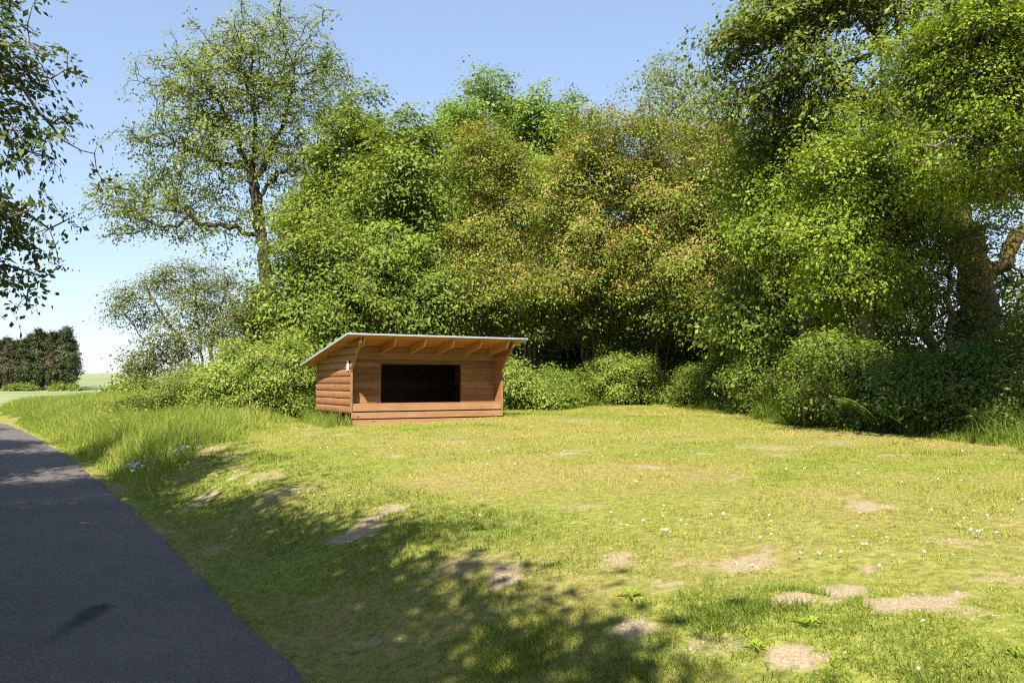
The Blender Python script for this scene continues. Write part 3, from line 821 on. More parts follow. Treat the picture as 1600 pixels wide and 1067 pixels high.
# back row, closing the view
for i, (px, Yb, top, lab) in enumerate(((600, 40, 300, "shaded sycamore far behind the elms"), (700, 41, 330, "shaded sycamore far behind the slim rowan"), (930, 40, 300, "shaded sycamore far behind the middle rowan"),
                                       (1020, 39, 320, "shaded sycamore behind the densely flowering rowan"), (1150, 36, 280, "shaded sycamore behind the drooping rowan"), (1250, 31, 300, "shaded sycamore behind the hornbeams"), (500, 40, 400, "shaded sycamore behind the low leaning elm"), (810, 40, 330, "shaded sycamore behind the gap between the limes"))):
    tree("sycamore_tree", lab, "tree", bx(px, Yb), [E(px, top + 30, Yb, 65, 60), E(px - 20, top + 110, Yb, 80, 70), E(px + 20, top + 200, Yb, 85, 70)],
         L_HAZ, B_BROWN, n=420, seed=40 + i, per=24, size=.26, spread=.32, kill=.5, group="shaded trees at the back of the tree line", root=.16)
# lower storey
for i, (px, Yb, envs, lab) in enumerate((
        (690, 28.5, [(660, 460, 60, 40), (715, 470, 55, 40), (690, 505, 60, 22)], "leafy hazel above the right half of the shelter roof"),
        (590, 28.5, [(560, 480, 55, 35), (615, 485, 50, 35), (585, 515, 60, 20)], "leafy hazel above the left half of the shelter roof"),
        (830, 29, [(810, 455, 60, 38), (860, 470, 55, 35), (800, 500, 35, 22)], "hazel overhanging the shelter roof's right end"),
        (935, 29, [(920, 455, 55, 38), (965, 480, 40, 28)], "hazel with bare lower stems below the middle rowan"),
        (1035, 28.5, [(1020, 460, 50, 35), (1075, 490, 40, 35)], "hazel in front of the dark gap right of centre"),
        (1120, 26, [(1090, 470, 45, 35), (1150, 490, 45, 40)], "twiggy hazel below the drooping rowan"),
        (1215, 21, [(1200, 430, 50, 45), (1235, 490, 40, 38), (1175, 500, 30, 25)], "hazel hung with pale leaves left of the glossy shrub"))):
    tree("hazel_tree", lab, "tree", bx(px, Yb), [E(a, b, Yb, c * 1.05, d * 1.05, 1.3) for (a, b, c, d) in envs], L_HAZ, B_BROWN, n=400, seed=60 + i, per=26, size=.14, stems=4, root=.09, group="hazels under the tall trees")

# the hornbeams on the right, nearer the camera
G_HOR = "bright hornbeams at the right"
Y = 19
tree("hornbeam_tree", "bright yellow green hornbeam between the rowans and the great oak", "tree", bx(1245, Y),
     [E(1235, 230, Y, 60, 60), E(1270, 300, Y, 75, 65), E(1225, 370, Y, 65, 60), E(1190, 290, Y, 45, 55)], L_HOR, B_GREY, n=900, seed=71, per=32, size=.10, spread=.2, step=.28, kill=.34, clump=.45, group=G_HOR)
Y = 16
tree("hornbeam_tree", "bright hornbeam with layered sprays in front of the great oak's limbs", "tree", bx(1360, Y),
     [E(1340, 260, Y, 75, 60), E(1390, 330, Y, 75, 60), E(1310, 350, Y, 75, 60), E(1330, 430, Y, 70, 50)], L_HOR, B_BROWN, n=1000, seed=72, per=32, size=.09, spread=.18, step=.26, kill=.3, clump=.4, group=G_HOR)
Y = 13.2
tree("hornbeam_tree", "large bright hornbeam filling the top right corner", "tree", (bx(1640, Y)[0], Y),
     [E(1480, 95, Y, 75, 75), E(1560, 40, Y, 95, 70), E(1540, 170, Y, 95, 80), E(1450, 200, Y, 60, 60), E(1600, 260, Y, 80, 50), E(1510, 285, Y, 70, 40), E(1680, 100, Y, 90, 110)], L_HOR, B_BROWN, n=1700, seed=73, per=34, size=.075, spread=.15, step=.22, kill=.25, clump=.33, group=G_HOR,
     limbs=[pl(Y, (1640, 450, .8), (1625, 300, .6), (1600, 150, .3), (1580, 40)), pl(Y, (1625, 300, .6), (1560, 240, -.2), (1500, 215, -.5)), pl(Y, (1600, 150, .3), (1540, 110, -.3), (1490, 90, -.5))])
# great oak on the right
Y = 17.5
tree("oak_tree", "great oak with thick mossy trunk and dark crooked limbs at the right edge", "tree", bx(1522, Y),
     [E(1165, 55, Y, 62, 60, 1.4), E(1250, 20, Y, 80, 50, 1.5), E(1240, 110, Y, 70, 35, 1.2), E(1340, 130, Y, 65, 45, 1.4), E(1330, 0, Y, 90, 50, 1.6), E(1160, 150, Y, 40, 45, 1.1), E(1300, 190, Y, 60, 30, 1.2),
      E(1450, -20, Y, 120, 60, 1.8), E(1650, 280, Y, 60, 40, 1.4), E(1680, 120, Y, 90, 110, 2), E(1560, 470, Y + 1, 60, 45, .8), E(1420, 170, Y, 50, 60, 1.3)], L_ROAK, B_MOSS, n=1700, seed=81, root=.44, e=1.7, per=14, size=.13, spread=.18, step=.26, kill=.3, clump=.36, tip=.009, maxcnt=4,
     limb_r=[(.5, .24), (.22, .14), (.17, .06), (.09, .04), (.08, .04), (.07, .03), (.14, .07), (.11, .05), (.06, .04)],
     limbs=[pl(Y, (1524, 520), (1526, 460), (1522, 420), (1510, 370), (1490, 310)), pl(Y, (1530, 450), (1562, 408, -.2), (1590, 375, -.3), (1625, 335, -.4), (1660, 290, -.5)),
            pl(Y, (1490, 310), (1430, 235, -.3), (1390, 185, -.4), (1330, 140, -.5), (1280, 118, -.6), (1235, 112, -.6)), pl(Y, (1330, 140, -.5), (1290, 90, -.4), (1262, 30, -.3)),
            pl(Y, (1390, 185, -.4), (1340, 185, -.8), (1300, 172, -.9)), pl(Y, (1290, 90, -.4), (1220, 65, -.5), (1175, 60, -.6)), pl(Y, (1490, 310), (1470, 210, .5), (1440, 90, .8), (1420, 0, 1)), pl(Y, (1495, 320), (1400, 330, .5), (1300, 250, .6), (1200, 180, .4)), pl(Y, (1330, 90, -.4), (1400, 70, .2), (1450, 40, .4))])
# slender stems at the right
for i, (px, Yb, pts, envs, lab) in enumerate((
        (1372, 16.6, [(1370, 540), (1374, 470), (1368, 400), (1372, 330)], [(1370, 400, 45, 40), (1400, 450, 45, 40), (1340, 490, 45, 45)], "slender straight young ash left of the great oak's trunk"),
        (1462, 17.2, [(1455, 540), (1430, 480), (1424, 440), (1440, 390)], [(1430, 420, 45, 40), (1410, 520, 45, 40), (1460, 480, 35, 40)], "leaning dark young ash beside the great oak's trunk"),
        (1488, 16.4, [(1486, 540), (1480, 450), (1490, 380)], [(1490, 400, 40, 35), (1530, 340, 45, 35), (1560, 520, 50, 50)], "thin dark stemmed young ash in front of the great oak's trunk"),
        (1600, 19, [(1600, 540), (1596, 470)], [(1590, 460, 45, 55), (1600, 540, 50, 50), (1560, 560, 45, 40)], "loose leaved young ash at the picture's right edge"))):
    tree("young_ash_tree", lab, "tree", bx(px, Yb), [E(a, b, Yb, c, d, .9) for (a, b, c, d) in envs], L_ROAK if i else L_HOR, B_BROWN, n=300, seed=90 + i, root=.07 if i != 1 else .12, per=13, size=.085, spread=.2, step=.25, kill=.32, clump=.4,
         limbs=[pl(Yb, *pts)], group="young ashes around the great oak")

# ---------------------------------------------------------------- shrubs
B_CANE = bark_mat("dry_cane", (.20, .15, .10), (.42, .34, .25))
def shrub(name, label, px, Yb, envs, leaf, n, seed, size=.08, per=24, spread=.15, group=None, cat="shrub", rd=.9, stems=6, bark=B_BROWN, **k):
    o = tree(name, label, cat, bx(px, Yb), [E(a, b, Yb, c, d, rd) for (a, b, c, d) in envs], leaf, bark, n=n, seed=seed, size=size, per=per, spread=spread, stems=stems,
                root=.03, step=.2, kill=.22, clump=.26, tip=.004, group=group, maxcnt=4, perclump=8, **k)
    if name in ('bramble_bush', 'glossy_shrub'): canes(o, seed)
    return o
def canes(o, seed, n=5, R=.9, H=1.1):
    rng = np.random.default_rng(seed)
    for i in range(n):
        a = rng.uniform(math.pi, 2 * math.pi); d = np.array([math.cos(a), math.sin(a), 0]); L = R * rng.uniform(.7, 1.5); h = H * rng.uniform(.6, 1.3); b0 = rng.normal(size=3) * [.35, .25, 0]
        P = np.array([b0 + d * L * t + np.array([0, 0, h * (1.9 * t - 1.25 * t * t)]) + rng.normal(size=3) * .02 for t in np.linspace(0, 1, 9)])
        V, Q = tubes(P, np.arange(-1, 8), np.linspace(.012, .005, 9))
        mesh_np("dead_cane", V, Q, B_CANE, o, True)
GB = "brambles along the edge of the lawn"
shrub("bramble_bush", "sunlit bramble mound touching the shelter's left wall", 445, 22.5, [(450, 590, 45, 45), (420, 610, 45, 40), (475, 600, 25, 45), (440, 570, 40, 30)], L_BRA, 620, 101, group=GB, rd=1.1)
shrub("bramble_bush", "sunlit bramble mound at the middle of the bank left of the shelter", 375, 23, [(375, 600, 45, 45), (345, 615, 45, 40), (395, 580, 40, 30)], L_BRA, 560, 102, group=GB, rd=1.1)
shrub("bramble_bush", "brown flecked bramble mound sloping down to the tall grass", 290, 24, [(295, 620, 50, 28), (255, 635, 45, 20), (320, 610, 35, 30)], L_HAW, 480, 103, group=GB, rd=1.1)
shrub("bramble_bush", "bright low bramble against the shelter's right wall", 830, 24.6, [(815, 608, 32, 22), (855, 618, 34, 16), (798, 590, 18, 22)], L_BRA, 400, 104, group=GB)
shrub("bramble_bush", "dark bramble in the shade behind the bright low one", 860, 26, [(850, 600, 35, 18), (890, 610, 36, 20)], L_HAZ, 320, 105, group=GB)
shrub("bramble_bush", "rounded green bramble halfway along the back edge of the lawn", 960, 27, [(955, 588, 30, 26), (985, 605, 30, 24), (935, 612, 28, 20), (1000, 575, 16, 18)], L_BRA, 420, 106, group=GB)
shrub("bramble_bush", "light green bramble with leaf litter at its foot in the lawn's far corner", 1040, 28, [(1030, 605, 28, 20), (1062, 608, 26, 18)], L_BRA, 280, 107, group=GB)
shrub("bramble_bush", "dark bramble under the twiggy hazel", 1110, 24.5, [(1090, 600, 34, 22), (1140, 590, 30, 28)], L_HAZ, 320, 108, group=GB)
shrub("bramble_bush", "dark bramble left of the glossy shrub", 1195, 20, [(1175, 600, 34, 25), (1215, 590, 28, 36), (1195, 550, 24, 20)], L_HAZ, 360, 109, group=GB)
shrub("glossy_shrub", "glossy leaved shrub bulging onto the lawn at the right", 1305, 15.4, [(1290, 555, 50, 24), (1325, 580, 42, 30), (1290, 605, 42, 30), (1325, 638, 50, 20), (1262, 585, 24, 26), (1350, 560, 22, 16)], L_HAZ, 760, 110, size=.062, per=26, spread=.12)
GD = "dark shrubs along the right edge"
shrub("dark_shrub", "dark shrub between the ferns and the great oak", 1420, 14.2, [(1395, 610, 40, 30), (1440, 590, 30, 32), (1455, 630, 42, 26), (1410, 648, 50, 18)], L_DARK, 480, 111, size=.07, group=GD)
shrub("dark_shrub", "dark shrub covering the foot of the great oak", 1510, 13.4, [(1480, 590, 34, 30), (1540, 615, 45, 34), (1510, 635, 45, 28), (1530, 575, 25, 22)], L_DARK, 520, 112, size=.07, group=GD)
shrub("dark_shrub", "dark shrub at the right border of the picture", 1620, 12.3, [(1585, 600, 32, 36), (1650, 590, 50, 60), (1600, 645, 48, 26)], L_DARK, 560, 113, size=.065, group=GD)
shrub("round_bush", "low round green bush at the far end of the verge", 205, 44, [(205, 618, 38, 10), (230, 616, 30, 10)], L_ELM, 300, 114, size=.16, spread=.3, rd=1.5)
print("trees done")

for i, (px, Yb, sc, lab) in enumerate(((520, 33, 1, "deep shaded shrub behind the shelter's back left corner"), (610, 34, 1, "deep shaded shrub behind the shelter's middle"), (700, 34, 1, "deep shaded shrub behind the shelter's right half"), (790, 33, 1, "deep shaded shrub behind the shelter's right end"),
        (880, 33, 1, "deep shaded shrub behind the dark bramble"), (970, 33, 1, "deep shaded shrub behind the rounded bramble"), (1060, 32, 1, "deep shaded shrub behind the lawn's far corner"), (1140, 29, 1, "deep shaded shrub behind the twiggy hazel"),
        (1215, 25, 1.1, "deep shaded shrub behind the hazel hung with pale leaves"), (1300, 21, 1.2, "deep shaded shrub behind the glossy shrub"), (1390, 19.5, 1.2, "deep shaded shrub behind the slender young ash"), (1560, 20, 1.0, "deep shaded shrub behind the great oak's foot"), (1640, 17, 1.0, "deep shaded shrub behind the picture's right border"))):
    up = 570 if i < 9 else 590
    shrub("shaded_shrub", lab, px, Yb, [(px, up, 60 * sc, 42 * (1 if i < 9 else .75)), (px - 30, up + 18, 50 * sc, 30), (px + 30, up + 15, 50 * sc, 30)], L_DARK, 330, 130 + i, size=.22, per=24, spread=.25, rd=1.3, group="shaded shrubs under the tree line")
# ---------------------------------------------------------------- ferns
def fern(label, X, Yp, seed, R=.75, nf=11):
    rng = np.random.default_rng(seed)
    z = float(ground_z(X, Yp)); o = empty("fern", (X, Yp, z)); tag(o, label, "fern", "ferns at the foot of the shrubs")
    Vs, Qs, S, n = [], [], [], 0
    for f in range(nf):
        a = f * 2.4 + rng.uniform(-.3, .3); L = R * rng.uniform(.8, 1.2); d = np.array([math.cos(a), math.sin(a), 0]); sd = np.array([-d[1], d[0], 0])
        for i in range(26):
            t = i / 26; p = d * L * (t * .85) + np.array([0, 0, L * (1.15 * t - .62 * t * t)]); w = L * .26 * math.sin(math.pi * min(1, (.18 + t * .82))) ** .8 * (1 - t * .35)
            for sg in (-1, 1):
                tip = p + sd * sg * w + d * w * .35 - np.array([0, 0, w * .3]); wd = d * L * .016
                Vs += [p - wd, p + wd, tip + wd * .3, tip - wd * .3]; Qs.append([n, n + 1, n + 2, n + 3]); n += 4; s_ = np.clip(.5 + rng.normal() * .15, 0, 1); S += [s_] * 4
    mesh_np("fronds", np.array(Vs), np.array(Qs), L_FERN, o, shade=np.array(S))
for i, (px, py, R, lab) in enumerate(((1262, 652, .8, "light green fern at the left foot of the glossy shrub"), (1245, 660, .5, "small fern beside the bare earth left of the glossy shrub"), (1385, 672, .95, "tall fern right of the glossy shrub"),
                                     (1425, 676, .8, "fern in front of the dark shrub by the great oak"), (1460, 674, .7, "fern half hidden among the dark shrubs"))):
    p = hit(px, py); fern(lab, p[0] - .25, p[1] - .55, 120 + i, R)

# ---------------------------------------------------------------- pines far off
def pine(seed, russet):
    rng = np.random.default_rng(seed); H = 12.0
    o = empty("pine_tree", (0, 0, 0))
    pos, par = [np.array([0, 0, -.2])], [-1]
    for i in range(24):
        pos.append(np.array([rng.normal() * .05, rng.normal() * .05, H * (i + 1) / 24])); par.append(i)
    tips = []
    for lv in range(26):
        h = H * (.12 + .86 * lv / 25); R = 2.5 * (1 - max(0, (h / H - .5) / .53) ** 1.5) * rng.uniform(.55, 1.15) * (.55 if h < H * .3 else 1)
        j = int(h / H * 24)
        for b in range(4):
            a = rng.uniform(0, 6.28); e = pos[j] + np.array([math.cos(a) * R, math.sin(a) * R, rng.uniform(.1, .5)]); m = (pos[j] + e) / 2
            pos.append(m); par.append(j); pos.append(e); par.append(len(pos) - 2); tips += [m, e, (m + e) / 2]
    pos, par = np.array(pos), np.array(par)
    r, _ = radii(par, .03, .2)
    V, Q = tubes(pos, par, r); mesh_np("trunk", V, Q, B_PINE, o, True)
    V, Q, sh = leaves(rng, np.array(tips), np.array([0, 0, H * .5]), 26, .40, .30, .6, .22, .5, .1, .22)
    mesh_np("crown", V, Q, L_PINER if russet else L_PINE, o, shade=sh)
    return o
protos = [pine(201, False), pine(202, False), pine(203, True)]
used = set()
prng = random.Random(8)
spots = []
for i in range(26):
    px = -70 + 182 * (i / 25); Yp = 150 + (i % 3) * 7 + prng.uniform(-2, 2)
    spots.append((px, Yp))
for i, (px, Yp) in enumerate(spots):
    k = 2 if i in (6, 12, 14, 21) else i % 2
    if k not in used: o = protos[k]; used.add(k)
    else:
        o = protos[k].copy(); COL.objects.link(o)
        for ch in list(protos[k].children):
            c = ch.copy(); COL.objects.link(c); c.parent = o
    X = (px - 800) / F_PX * Yp
    h = np.interp(px, [-70, 0, 40, 60, 95, 112], [.80, .78, .84, .90, .95, .86]) + prng.uniform(-.10, .05)
    o.location = (X, Yp, float(ground_z(X, Yp))); o.rotation_euler = (0, 0, prng.uniform(0, 6.28)); o.scale = (h * prng.uniform(.9, 1.15), h, h)
    tag(o, "russet tinged pine in the dark grove across the field" if k == 2 else "dark green pine in the grove across the field", "tree", "russet pines of the far grove" if k == 2 else "green pines of the far grove")
for i, (px, lab) in enumerate(((112, "low green bush at the right foot of the pine grove"), (92, "low bush under the tall pines near the grove's right end"), (45, "low bush under the middle of the pine grove"), (20, "low bush under the left part of the pine grove"))):
    Yp = 146.
    shrub("field_bush", lab, px, Yp, [(px, 608, 6, 5), (px + 6, 609, 4, 3.5)], L_ROAK, 60, 210 + i, size=.4, per=20, spread=.4, rd=1.2, stems=3)

# ---------------------------------------------------------------- roadside trees on the left and behind the camera (they shade the lane; tall crowns added to cut skylight)
GS = "roadside trees left of the lane"
Y = 8.7
tree("roadside_tree", "dark leaved roadside tree whose branches hang in at the upper left", "tree", (-9.3, 8.6),
     [E(-27, 130, Y, 70, 80, .8), E(-12, 60, Y, 45, 60, .7), E(-2, 150, Y, 55, 45, .7), E(-17, 260, Y, 55, 50, .7), E(-32, 350, Y, 45, 50, .6), E(28, 215, Y, 65, 45, .6), E(-102, 60, Y, 100, 120, 1.2), E(-22, 300, Y, 50, 50, .6), E(-17, 420, Y, 40, 50, .5), E(-112, 300, Y, 90, 120, 1.3), E(-272, 100, Y, 170, 160, 1.8), E(-222, -120, Y, 250, 130, 2), E(-62, 440, Y, 50, 50, .7), E(-322, 300, Y, 120, 120, 1.4)],
     L_LEFT, B_BROWN, n=1100, seed=301, root=.2, per=12, size=.09, spread=.07, step=.22, kill=.26, clump=.32, perclump=5, tip=.005, maxcnt=3, group=GS, trunk_to=.75)
def ball(x, y, z, r, rz=None): return (np.array([x, y, z]), np.array([r, r, rz or r]))
for i, (x, y, envs, lab) in enumerate((
        (-8.6, 2.2, [ball(-7.83, 2.15, 6.6, 2.2), ball(-8.83, 3.95, 5.6, 1.8), ball(-5.83, 2.95, 6.3, 1.7), ball(-6.43, 0.95, 6.4, 1.8), ball(-4.03, 1.55, 6.6, 1.4), ball(-4.83, -0.45, 6.8, 1.6), ball(-9.03, 1.95, 10, 2.6), ball(-10.83, 0.55, 8, 2.2)], "roadside tree beside the camera on the left verge"),
        (-6.4, -3.2, [ball(-5.03, -2.45, 6.4, 2.2), ball(-6.63, -1.45, 6.2, 2.0), ball(-3.63, -3.45, 6.2, 1.6), ball(-2.53, -0.55, 6.7, 1.3), ball(-2.63, -2.45, 6.8, 1.3), ball(-1.83, -1.65, 6.9, 1.0), ball(-1.53, -2.75, 6.8, .9), ball(-7.63, -3.25, 10.5, 2.8), ball(-9.43, -4.05, 7.5, 2.4), ball(-3.43, 0.15, 7.2, 1.5), ball(-3.43, -1.65, 7.4, 1.4)], "roadside tree behind the camera on the left verge"),
        (-3.2, -8.2, [ball(-2.83, -5.45, 7.2, 1.5), ball(-3.43, -6.25, 6.4, 2.2), ball(-2.13, -3.95, 7.0, 1.0), ball(-2.23, -5.05, 6.0, 1.0), ball(-5.63, -8.25, 10.5, 2.8), ball(-5.03, -10.05, 7, 2.6)], "roadside tree further back along the left verge"),
        (-12.4, 8.6, [ball(-11.6, 8.4, 5.2, 2.0), ball(-12.8, 9.6, 4.6, 1.8), ball(-12.6, 8.4, 9, 2.2)], "roadside tree behind the dark leaved one at the upper left"),
        (-16.2, 15.5, [ball(-15.4, 15.2, 5.4, 1.9), ball(-16.2, 16.6, 4.8, 1.8)], "roadside tree ahead on the left verge"),
        (-22.4, 23.0, [ball(-21.4, 22.6, 5.2, 1.9), ball(-22.2, 24.2, 4.6, 1.8)], "roadside tree far ahead on the left verge"))):
    tree("roadside_tree", lab, "tree", (x, y), envs, L_LEFT, B_BROWN, n=1750, seed=310 + i, root=.2, per=32, size=.19, spread=.28, kill=.42, clump=.5, group=GS)
tree("lawn_edge_tree", "tree standing just outside the picture beyond the lawn's right edge", "tree", (9.8, 7.2), [ball(5.9, 8.3, 7.7, 1.2, .9), ball(7.2, 8.5, 7.5, 1.5, 1.1), ball(8.8, 9.0, 6.8, 1.6), ball(6.6, 7.4, 8.4, 1.4), ball(10.0, 7.2, 6.8, 1.8), ball(9.4, 9.4, 5.4, 1.2)],
     L_LEFT, B_BROWN, n=1100, seed=330, root=.18, per=20, size=.19, spread=.28, clump=.5)  # unseen tree, crown placed to shade the shrubs at the right
print("roadside done")

# ---------------------------------------------------------------- grass and flowers
def blades(rng, X, Yp, h, w, lean, shade, segs=1):
    n = len(X); z = ground_z(X, Yp) - .012
    B = np.stack([X, Yp, z], 1); a = rng.uniform(0, 2 * np.pi, n)
    s = np.stack([np.cos(a), np.sin(a), 0 * a], 1); la = rng.uniform(0, 2 * np.pi, n)
    ld = np.stack([np.cos(la), np.sin(la), 0 * la], 1) * (lean * h)[:, None]
    up = np.array([0, 0, 1.0])
    lv = []
    for i in range(segs + 1):
        t = i / segs; c = B + up * (h * t * (1 - .25 * t * (lean > .5)))[:, None] + ld * t * t
        wd = s * (w * (1 - .85 * t) * .5)[:, None]
        lv += [c - wd, c + wd]
    V = np.stack(lv, 1); k = 2 * (segs + 1)
    q = np.array([[2 * i, 2 * i + 1, 2 * i + 3, 2 * i + 2] for i in range(segs)])
    Q = (np.arange(n)[:, None, None] * k + q[None]).reshape(-1, 4)
    return V.reshape(-1, 3), Q, np.repeat(shade, k)

def in_shelter(X, Yp, m=.0):
    lx, ly = shelter_local(X, Yp)
    return (lx > -.12 - m) & (lx < SH['W'] + .12 + m) & (ly > -.05 - m) & (ly < SH['D'] + m)

def lawn_grass():
    rng = np.random.default_rng(7)
    d = np.concatenate([np.sqrt(rng.uniform(1.6 ** 2, 5 ** 2, 130000)), rng.uniform(5 ** .7, 33 ** .7, 420000) ** (1 / .7)])
    a = rng.uniform(-.80, .80, len(d))
    X, Yp = d * np.sin(a), d * np.cos(a)
    s = side(X, Yp); bare, dry = fields(X, Yp)
    keep = (s > -.02 - .14 * vnoise(X, Yp, .35, 77) ** 2) & (rng.random(len(d)) > bare * .86) & (hedge(X, Yp) < .15) & ~in_shelter(X, Yp, .0) & (tallzone(X, Yp) < .2)
    keep &= (s > .12) | (rng.random(len(d)) < .5)
    X, Yp, d, dry, bare, s = X[keep], Yp[keep], d[keep], dry[keep], bare[keep], s[keep]
    tuft = fbm(X, Yp, .55, 71)
    h = (.016 + .034 * tuft ** 1.8 + rng.random(len(X)) * .016) * (1 - .5 * bare) * (1 + .018 * d) * (.6 + .85 * vnoise(X, Yp, .17, 79) ** 1.5)
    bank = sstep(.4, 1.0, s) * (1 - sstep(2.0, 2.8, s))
    h *= 1 + .6 * bank * vnoise(X, Yp, .6, 73)
    w = .0034 + .0007 * d
    sh = np.clip(.40 + .42 * dry + (tuft - .5) * -.35 + rng.normal(size=len(X)) * .13 - .20 * bank, 0, 1)  # bank blades toned darker, as lusher green and to deepen the shade there
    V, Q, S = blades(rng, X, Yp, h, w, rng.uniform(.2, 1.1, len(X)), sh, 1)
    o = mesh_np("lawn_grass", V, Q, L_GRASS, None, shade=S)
    tag(o, "short yellow green mown grass covering the lawn", "grass", kind="stuff")

def tall_grass():
    rng = np.random.default_rng(9)
    X = rng.uniform(-26, -5, 420000); Yp = rng.uniform(11, 46, 420000)
    tz = tallzone(X, Yp); s = side(X, Yp)
    keep = (tz > 0) & (s < 7.5 + .0 * X) & (hedge(X, Yp) < 2.5)
    X, Yp, tz, s = X[keep], Yp[keep], tz[keep], s[keep]
    hh = (.24 + .38 * fbm(X, Yp, 1.3, 81)) * sstep(-.05, .8, tz) * np.interp(s, [.2, 1.2, 3], [.6, 1.0, .95]) + .08
    h = hh * rng.uniform(.55, 1.15, len(X))
    sh = np.clip(.46 + .6 * (fbm(X, Yp, 2.2, 83) - .5) + rng.normal(size=len(X)) * .17 + .35 * (rng.random(len(X)) > .88), 0, 1)
    w = .008 + .0005 * Yp
    parts = [blades(rng, X, Yp, h, w, rng.uniform(.15, .75, len(X)), sh, 3)]
    # tufts along the foot of the hedge, against the shelter and here and there on the bank
    n = 220000
    X = rng.uniform(-7, 9, n); Yp = rng.uniform(8, 31, n)
    hd = hedge(X, Yp); lx, ly = shelter_local(X, Yp)
    bs = (abs(lx - np.clip(lx, -.1, SH['W'] + .1)) + abs(ly - np.clip(ly, -.04, SH['D'])))
    ring = (bs > .0) & (bs < .55) & ~((ly < 0) & (lx > -.05) & (lx < SH['W']))
    ht = np.where((hd > -.45) & (hd < .8), np.where(X > 3.5, .52, .34) * sstep(-.5, .15, hd) * (.25 + 1.1 * sstep(.3, .7, fbm(X, Yp, .9, 85))), 0)
    ht = np.maximum(ht, np.where(ring, .26 * (1 - bs / .6) * np.where(lx < 0, 1.5, .6), 0))
    k = (ht > .05) & ~in_shelter(X, Yp)
    X, Yp, ht = X[k], Yp[k], ht[k]
    h = ht * rng.uniform(.6, 1.2, len(X)) + .03
    parts.append(blades(rng, X, Yp, h, .007 + .0004 * Yp, rng.uniform(.2, 1.0, len(X)), np.clip(.33 + .4 * (fbm(X, Yp, 1.2, 87) - .5) + rng.normal(size=len(X)) * .15, 0, 1), 3))
    # taller growth in clumps on the bank near the camera
    n = 26000
    X = rng.uniform(-6.5, 2.2, n); Yp = rng.uniform(2.2, 12.5, n); s = side(X, Yp)
    cl = fbm(X, Yp, .8, 89)
    k = (s > .25) & (s < 2.4) & (cl > .5) & (fields(X, Yp)[0] < .3)
    X, Yp, cl = X[k], Yp[k], cl[k]
    parts.append(blades(rng, X, Yp, (.04 + .32 * (cl - .5)) * rng.uniform(.6, 1.2, len(X)), .005 + .0005 * Yp, rng.uniform(.3, 1.1, len(X)), np.clip(.28 + rng.normal(size=len(X)) * .14, 0, 1), 2))
    Vs, Qs, Ss, off = [], [], [], 0
    for V, Q, S in parts:
        Vs.append(V); Qs.append(Q + off); Ss.append(S); off += len(V)
    o = mesh_np("tall_grass", np.concatenate(Vs), np.concatenate(Qs), L_TALL, None, shade=np.concatenate(Ss))
    tag(o, "long unmown grass on the verge and round the lawn's edges", "grass", kind="stuff")
lawn_grass()
tall_grass()

def flower_mesh(petal_mat, R, stalk, cup):
    V, F, M = [], [], []
    for i in range(4):
        a = i * math.pi / 2; V += [(.0012 * math.cos(a), .0012 * math.sin(a), 0), (.001 * math.cos(a), .001 * math.sin(a), stalk)]
    for i in range(4):
        j = (i + 1) % 4; F.append((2 * i, 2 * j, 2 * j + 1, 2 * i + 1)); M.append(2)
    n = 12
    for i in range(n):
        a = i * 2 * math.pi / n; b = len(V); da = math.pi / n * .85
        V += [(0, 0, stalk), (R * .7 * math.cos(a - da), R * .7 * math.sin(a - da), stalk + cup), (R * math.cos(a), R * math.sin(a), stalk + cup * 1.2), (R * .7 * math.cos(a + da), R * .7 * math.sin(a + da), stalk + cup)]
        F.append((b, b + 1, b + 2, b + 3)); M.append(0)
    b = len(V); V.append((0, 0, stalk + .006))
    for i in range(8):
        a = i * math.pi / 4; V.append((R * .35 * math.cos(a), R * .35 * math.sin(a), stalk + .002 + cup * .35))
    for i in range(8): F.append((b, b + 1 + i, b + 1 + (i + 1) % 8)); M.append(1)
    me = bpy.data.meshes.new("flower"); me.from_pydata(V, [], F)
    for m in (petal_mat, L_YEL, L_STEM): me.materials.append(m)
    me.polygons.foreach_set("material_index", np.array(M, np.int32)); me.update()
    return me
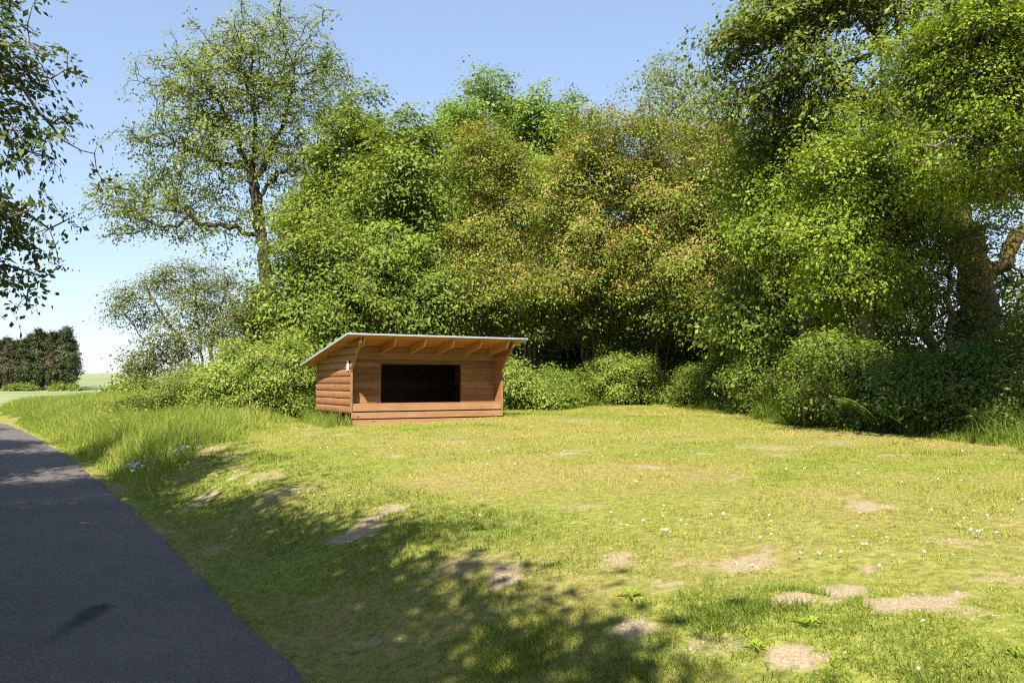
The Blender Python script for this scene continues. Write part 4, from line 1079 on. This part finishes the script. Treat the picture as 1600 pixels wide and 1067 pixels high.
def scatter_flowers():
    rng = np.random.default_rng(17)
    me = flower_mesh(L_WHITE, .0095, .045, .002); k = 0
    cands = []
    while len(cands) < 285:
        px, py = rng.uniform(300, 1600), 640 + 420 * rng.random() ** 1.2
        p = hit(px, py)
        if p[1] > 30 or side(p[0], p[1]) < 1.0 or hedge(p[0], p[1]) > -.3 or in_shelter(p[0], p[1], .2) or tallzone(p[0], p[1]) > -.2: continue
        if fbm(p[0], p[1], 1.1, 91) < .50 + .12 * rng.random() or fields(np.array([p[0]]), np.array([p[1]]))[0][0] > .4: continue
        for q in range(rng.integers(1, 4)):
            cands.append((p[0] + rng.normal() * .12, p[1] + rng.normal() * .12))
    for (x, y) in cands[:285]:
        o = bpy.data.objects.new("daisy", me); COL.objects.link(o)
        o.location = (x, y, float(ground_z(x, y))); s = rng.uniform(.8, 1.25) * (1 + .012 * y)
        o.scale = (s, s, s); o.rotation_euler = (-.45 + rng.normal() * .2, rng.normal() * .25, rng.uniform(0, 6.28))
        tag(o, "tiny white daisy in the mown lawn", "daisy", "daisies scattered over the lawn")
    mb = flower_mesh(L_YEL, .016, .55, .012)
    for i in range(90):
        px, py = rng.normal(205, 45), rng.normal(668, 16)
        p = hit(px, py)
        if tallzone(p[0], p[1]) < .1 or p[1] > 30: continue
        o = bpy.data.objects.new("buttercup", mb); COL.objects.link(o)
        o.location = (p[0], p[1], float(ground_z(p[0], p[1]))); s = rng.uniform(.85, 1.35); o.scale = (s * 1.5, s * 1.5, s); o.rotation_euler = (rng.normal() * .12, rng.normal() * .12, 0)
        tag(o, "yellow buttercup standing in the tall verge grass", "buttercup", "buttercups in the tall grass")
    # chickweed-like white clumps beside the lane
    for (px, py, n, lab) in ((222, 742, 60, "white flowering clump at the end of the tall grass by the lane"), (292, 722, 26, "small white flowering clump on the bank left of the lawn")):
        p = hit(px, py); z = float(ground_z(p[0], p[1])); V, Q, S = [], [], []
        e = empty("white_flower_clump", (p[0], p[1], z)); tag(e, lab, "wildflower", None)
        rr = rng.normal(size=(n, 2)) * .2
        vs, qs, ss = blades(rng, p[0] + np.repeat(rr[:, 0], 3), p[1] + np.repeat(rr[:, 1], 3), rng.uniform(.1, .26, n * 3), np.full(n * 3, .008), np.full(n * 3, .4), np.full(n * 3, .35), 2)
        mesh_np("foliage", vs - np.array([p[0], p[1], z]), qs, L_TALL, e, shade=ss)
        C = np.stack([rr[:, 0], rr[:, 1], rng.uniform(.12, .28, n)], 1)
        for c_ in C:
            vs, qs, ss = leaves(rng, c_[None], np.zeros(3), 6, .022, .010, .5, .5, 1.0, 0)
            mesh_np("flower_head", vs, qs, L_WHITE, e, shade=ss)
scatter_flowers()

def rosettes():
    rng = np.random.default_rng(23)
    for i, (px, py) in enumerate(((1268, 982), (1585, 1030), (1180, 1020), (985, 935))):
        p = hit(px, py); z = float(ground_z(p[0], p[1])); V, S = [], []
        R = rng.uniform(.06, .10)
        for k in range(13):
            a = rng.uniform(0, 6.28); d = np.array([math.cos(a), math.sin(a), 0]); s = np.array([-d[1], d[0], 0]) * .6; L = R * rng.uniform(.5, 1.2); h = rng.uniform(.01, .05)
            pts = [(0, .008, 0), (.5, .2, h * .8), (1, .02, h * .6)]
            for (t0, w0, h0), (t1, w1, h1) in zip(pts, pts[1:]):
                V += [d * L * t0 - s * L * w0 + [0, 0, h0], d * L * t0 + s * L * w0 + [0, 0, h0], d * L * t1 + s * L * w1 + [0, 0, h1], d * L * t1 - s * L * w1 + [0, 0, h1]]
                S += [np.clip(.7 + rng.normal() * .2, 0, 1)] * 4
        V = np.array(V)
        o = mesh_np("lawn_weed", V, np.arange(len(V)).reshape(-1, 4), L_HOR, None, shade=np.array(S))
        o.location = (p[0], p[1], z + .012)
        tag(o, "flat rosette of broad green weed leaves in the lawn", "weed", "weed rosettes in the lawn")
rosettes()

def soil_crumbs():
    rng = np.random.default_rng(31)
    d = rng.uniform(2.5, 13, 90000); a = rng.uniform(-.75, .75, len(d)); X, Yp = d * np.sin(a), d * np.cos(a)
    k = (side(X, Yp) > .0) & (fields(X, Yp)[0] > .35 + .4 * rng.random(len(d))); X, Yp = X[k][:7000], Yp[k][:7000]
    n = len(X); r = rng.uniform(.003, .009, n) * (1 + 1.2 * (rng.random(n) > .94)); z = ground_z(X, Yp)
    ang = np.arange(4) * np.pi / 2 + rng.uniform(0, 1.5, (n, 1)); rr = r[:, None] * rng.uniform(.7, 1.3, (n, 4))
    base = np.stack([X[:, None] + rr * np.cos(ang), Yp[:, None] + rr * np.sin(ang), np.repeat(z[:, None] - .002, 4, 1)], -1)
    top = base * .45 + np.stack([X, Yp, z], -1)[:, None] * .55; top[..., 2] = (z + r * .8)[:, None]
    V = np.concatenate([base, top], 1).reshape(-1, 3)
    q = np.array([[0, 1, 5, 4], [1, 2, 6, 5], [2, 3, 7, 6], [3, 0, 4, 7], [4, 5, 6, 7]])
    o = mesh_np("soil_crumbs", V, (np.arange(n)[:, None, None] * 8 + q).reshape(-1, 4), M_CRUMB)
    tag(o, "small crumbs of soil and grit on the bare patches", "soil", kind="stuff")
M_CRUMB = plain_mat("soil_crumb", (.26, .19, .125), .95, 0, .35)
soil_crumbs()
print("leaf polygons:", sum(len(o.data.polygons) for o in SC.objects if o.type == 'MESH'))
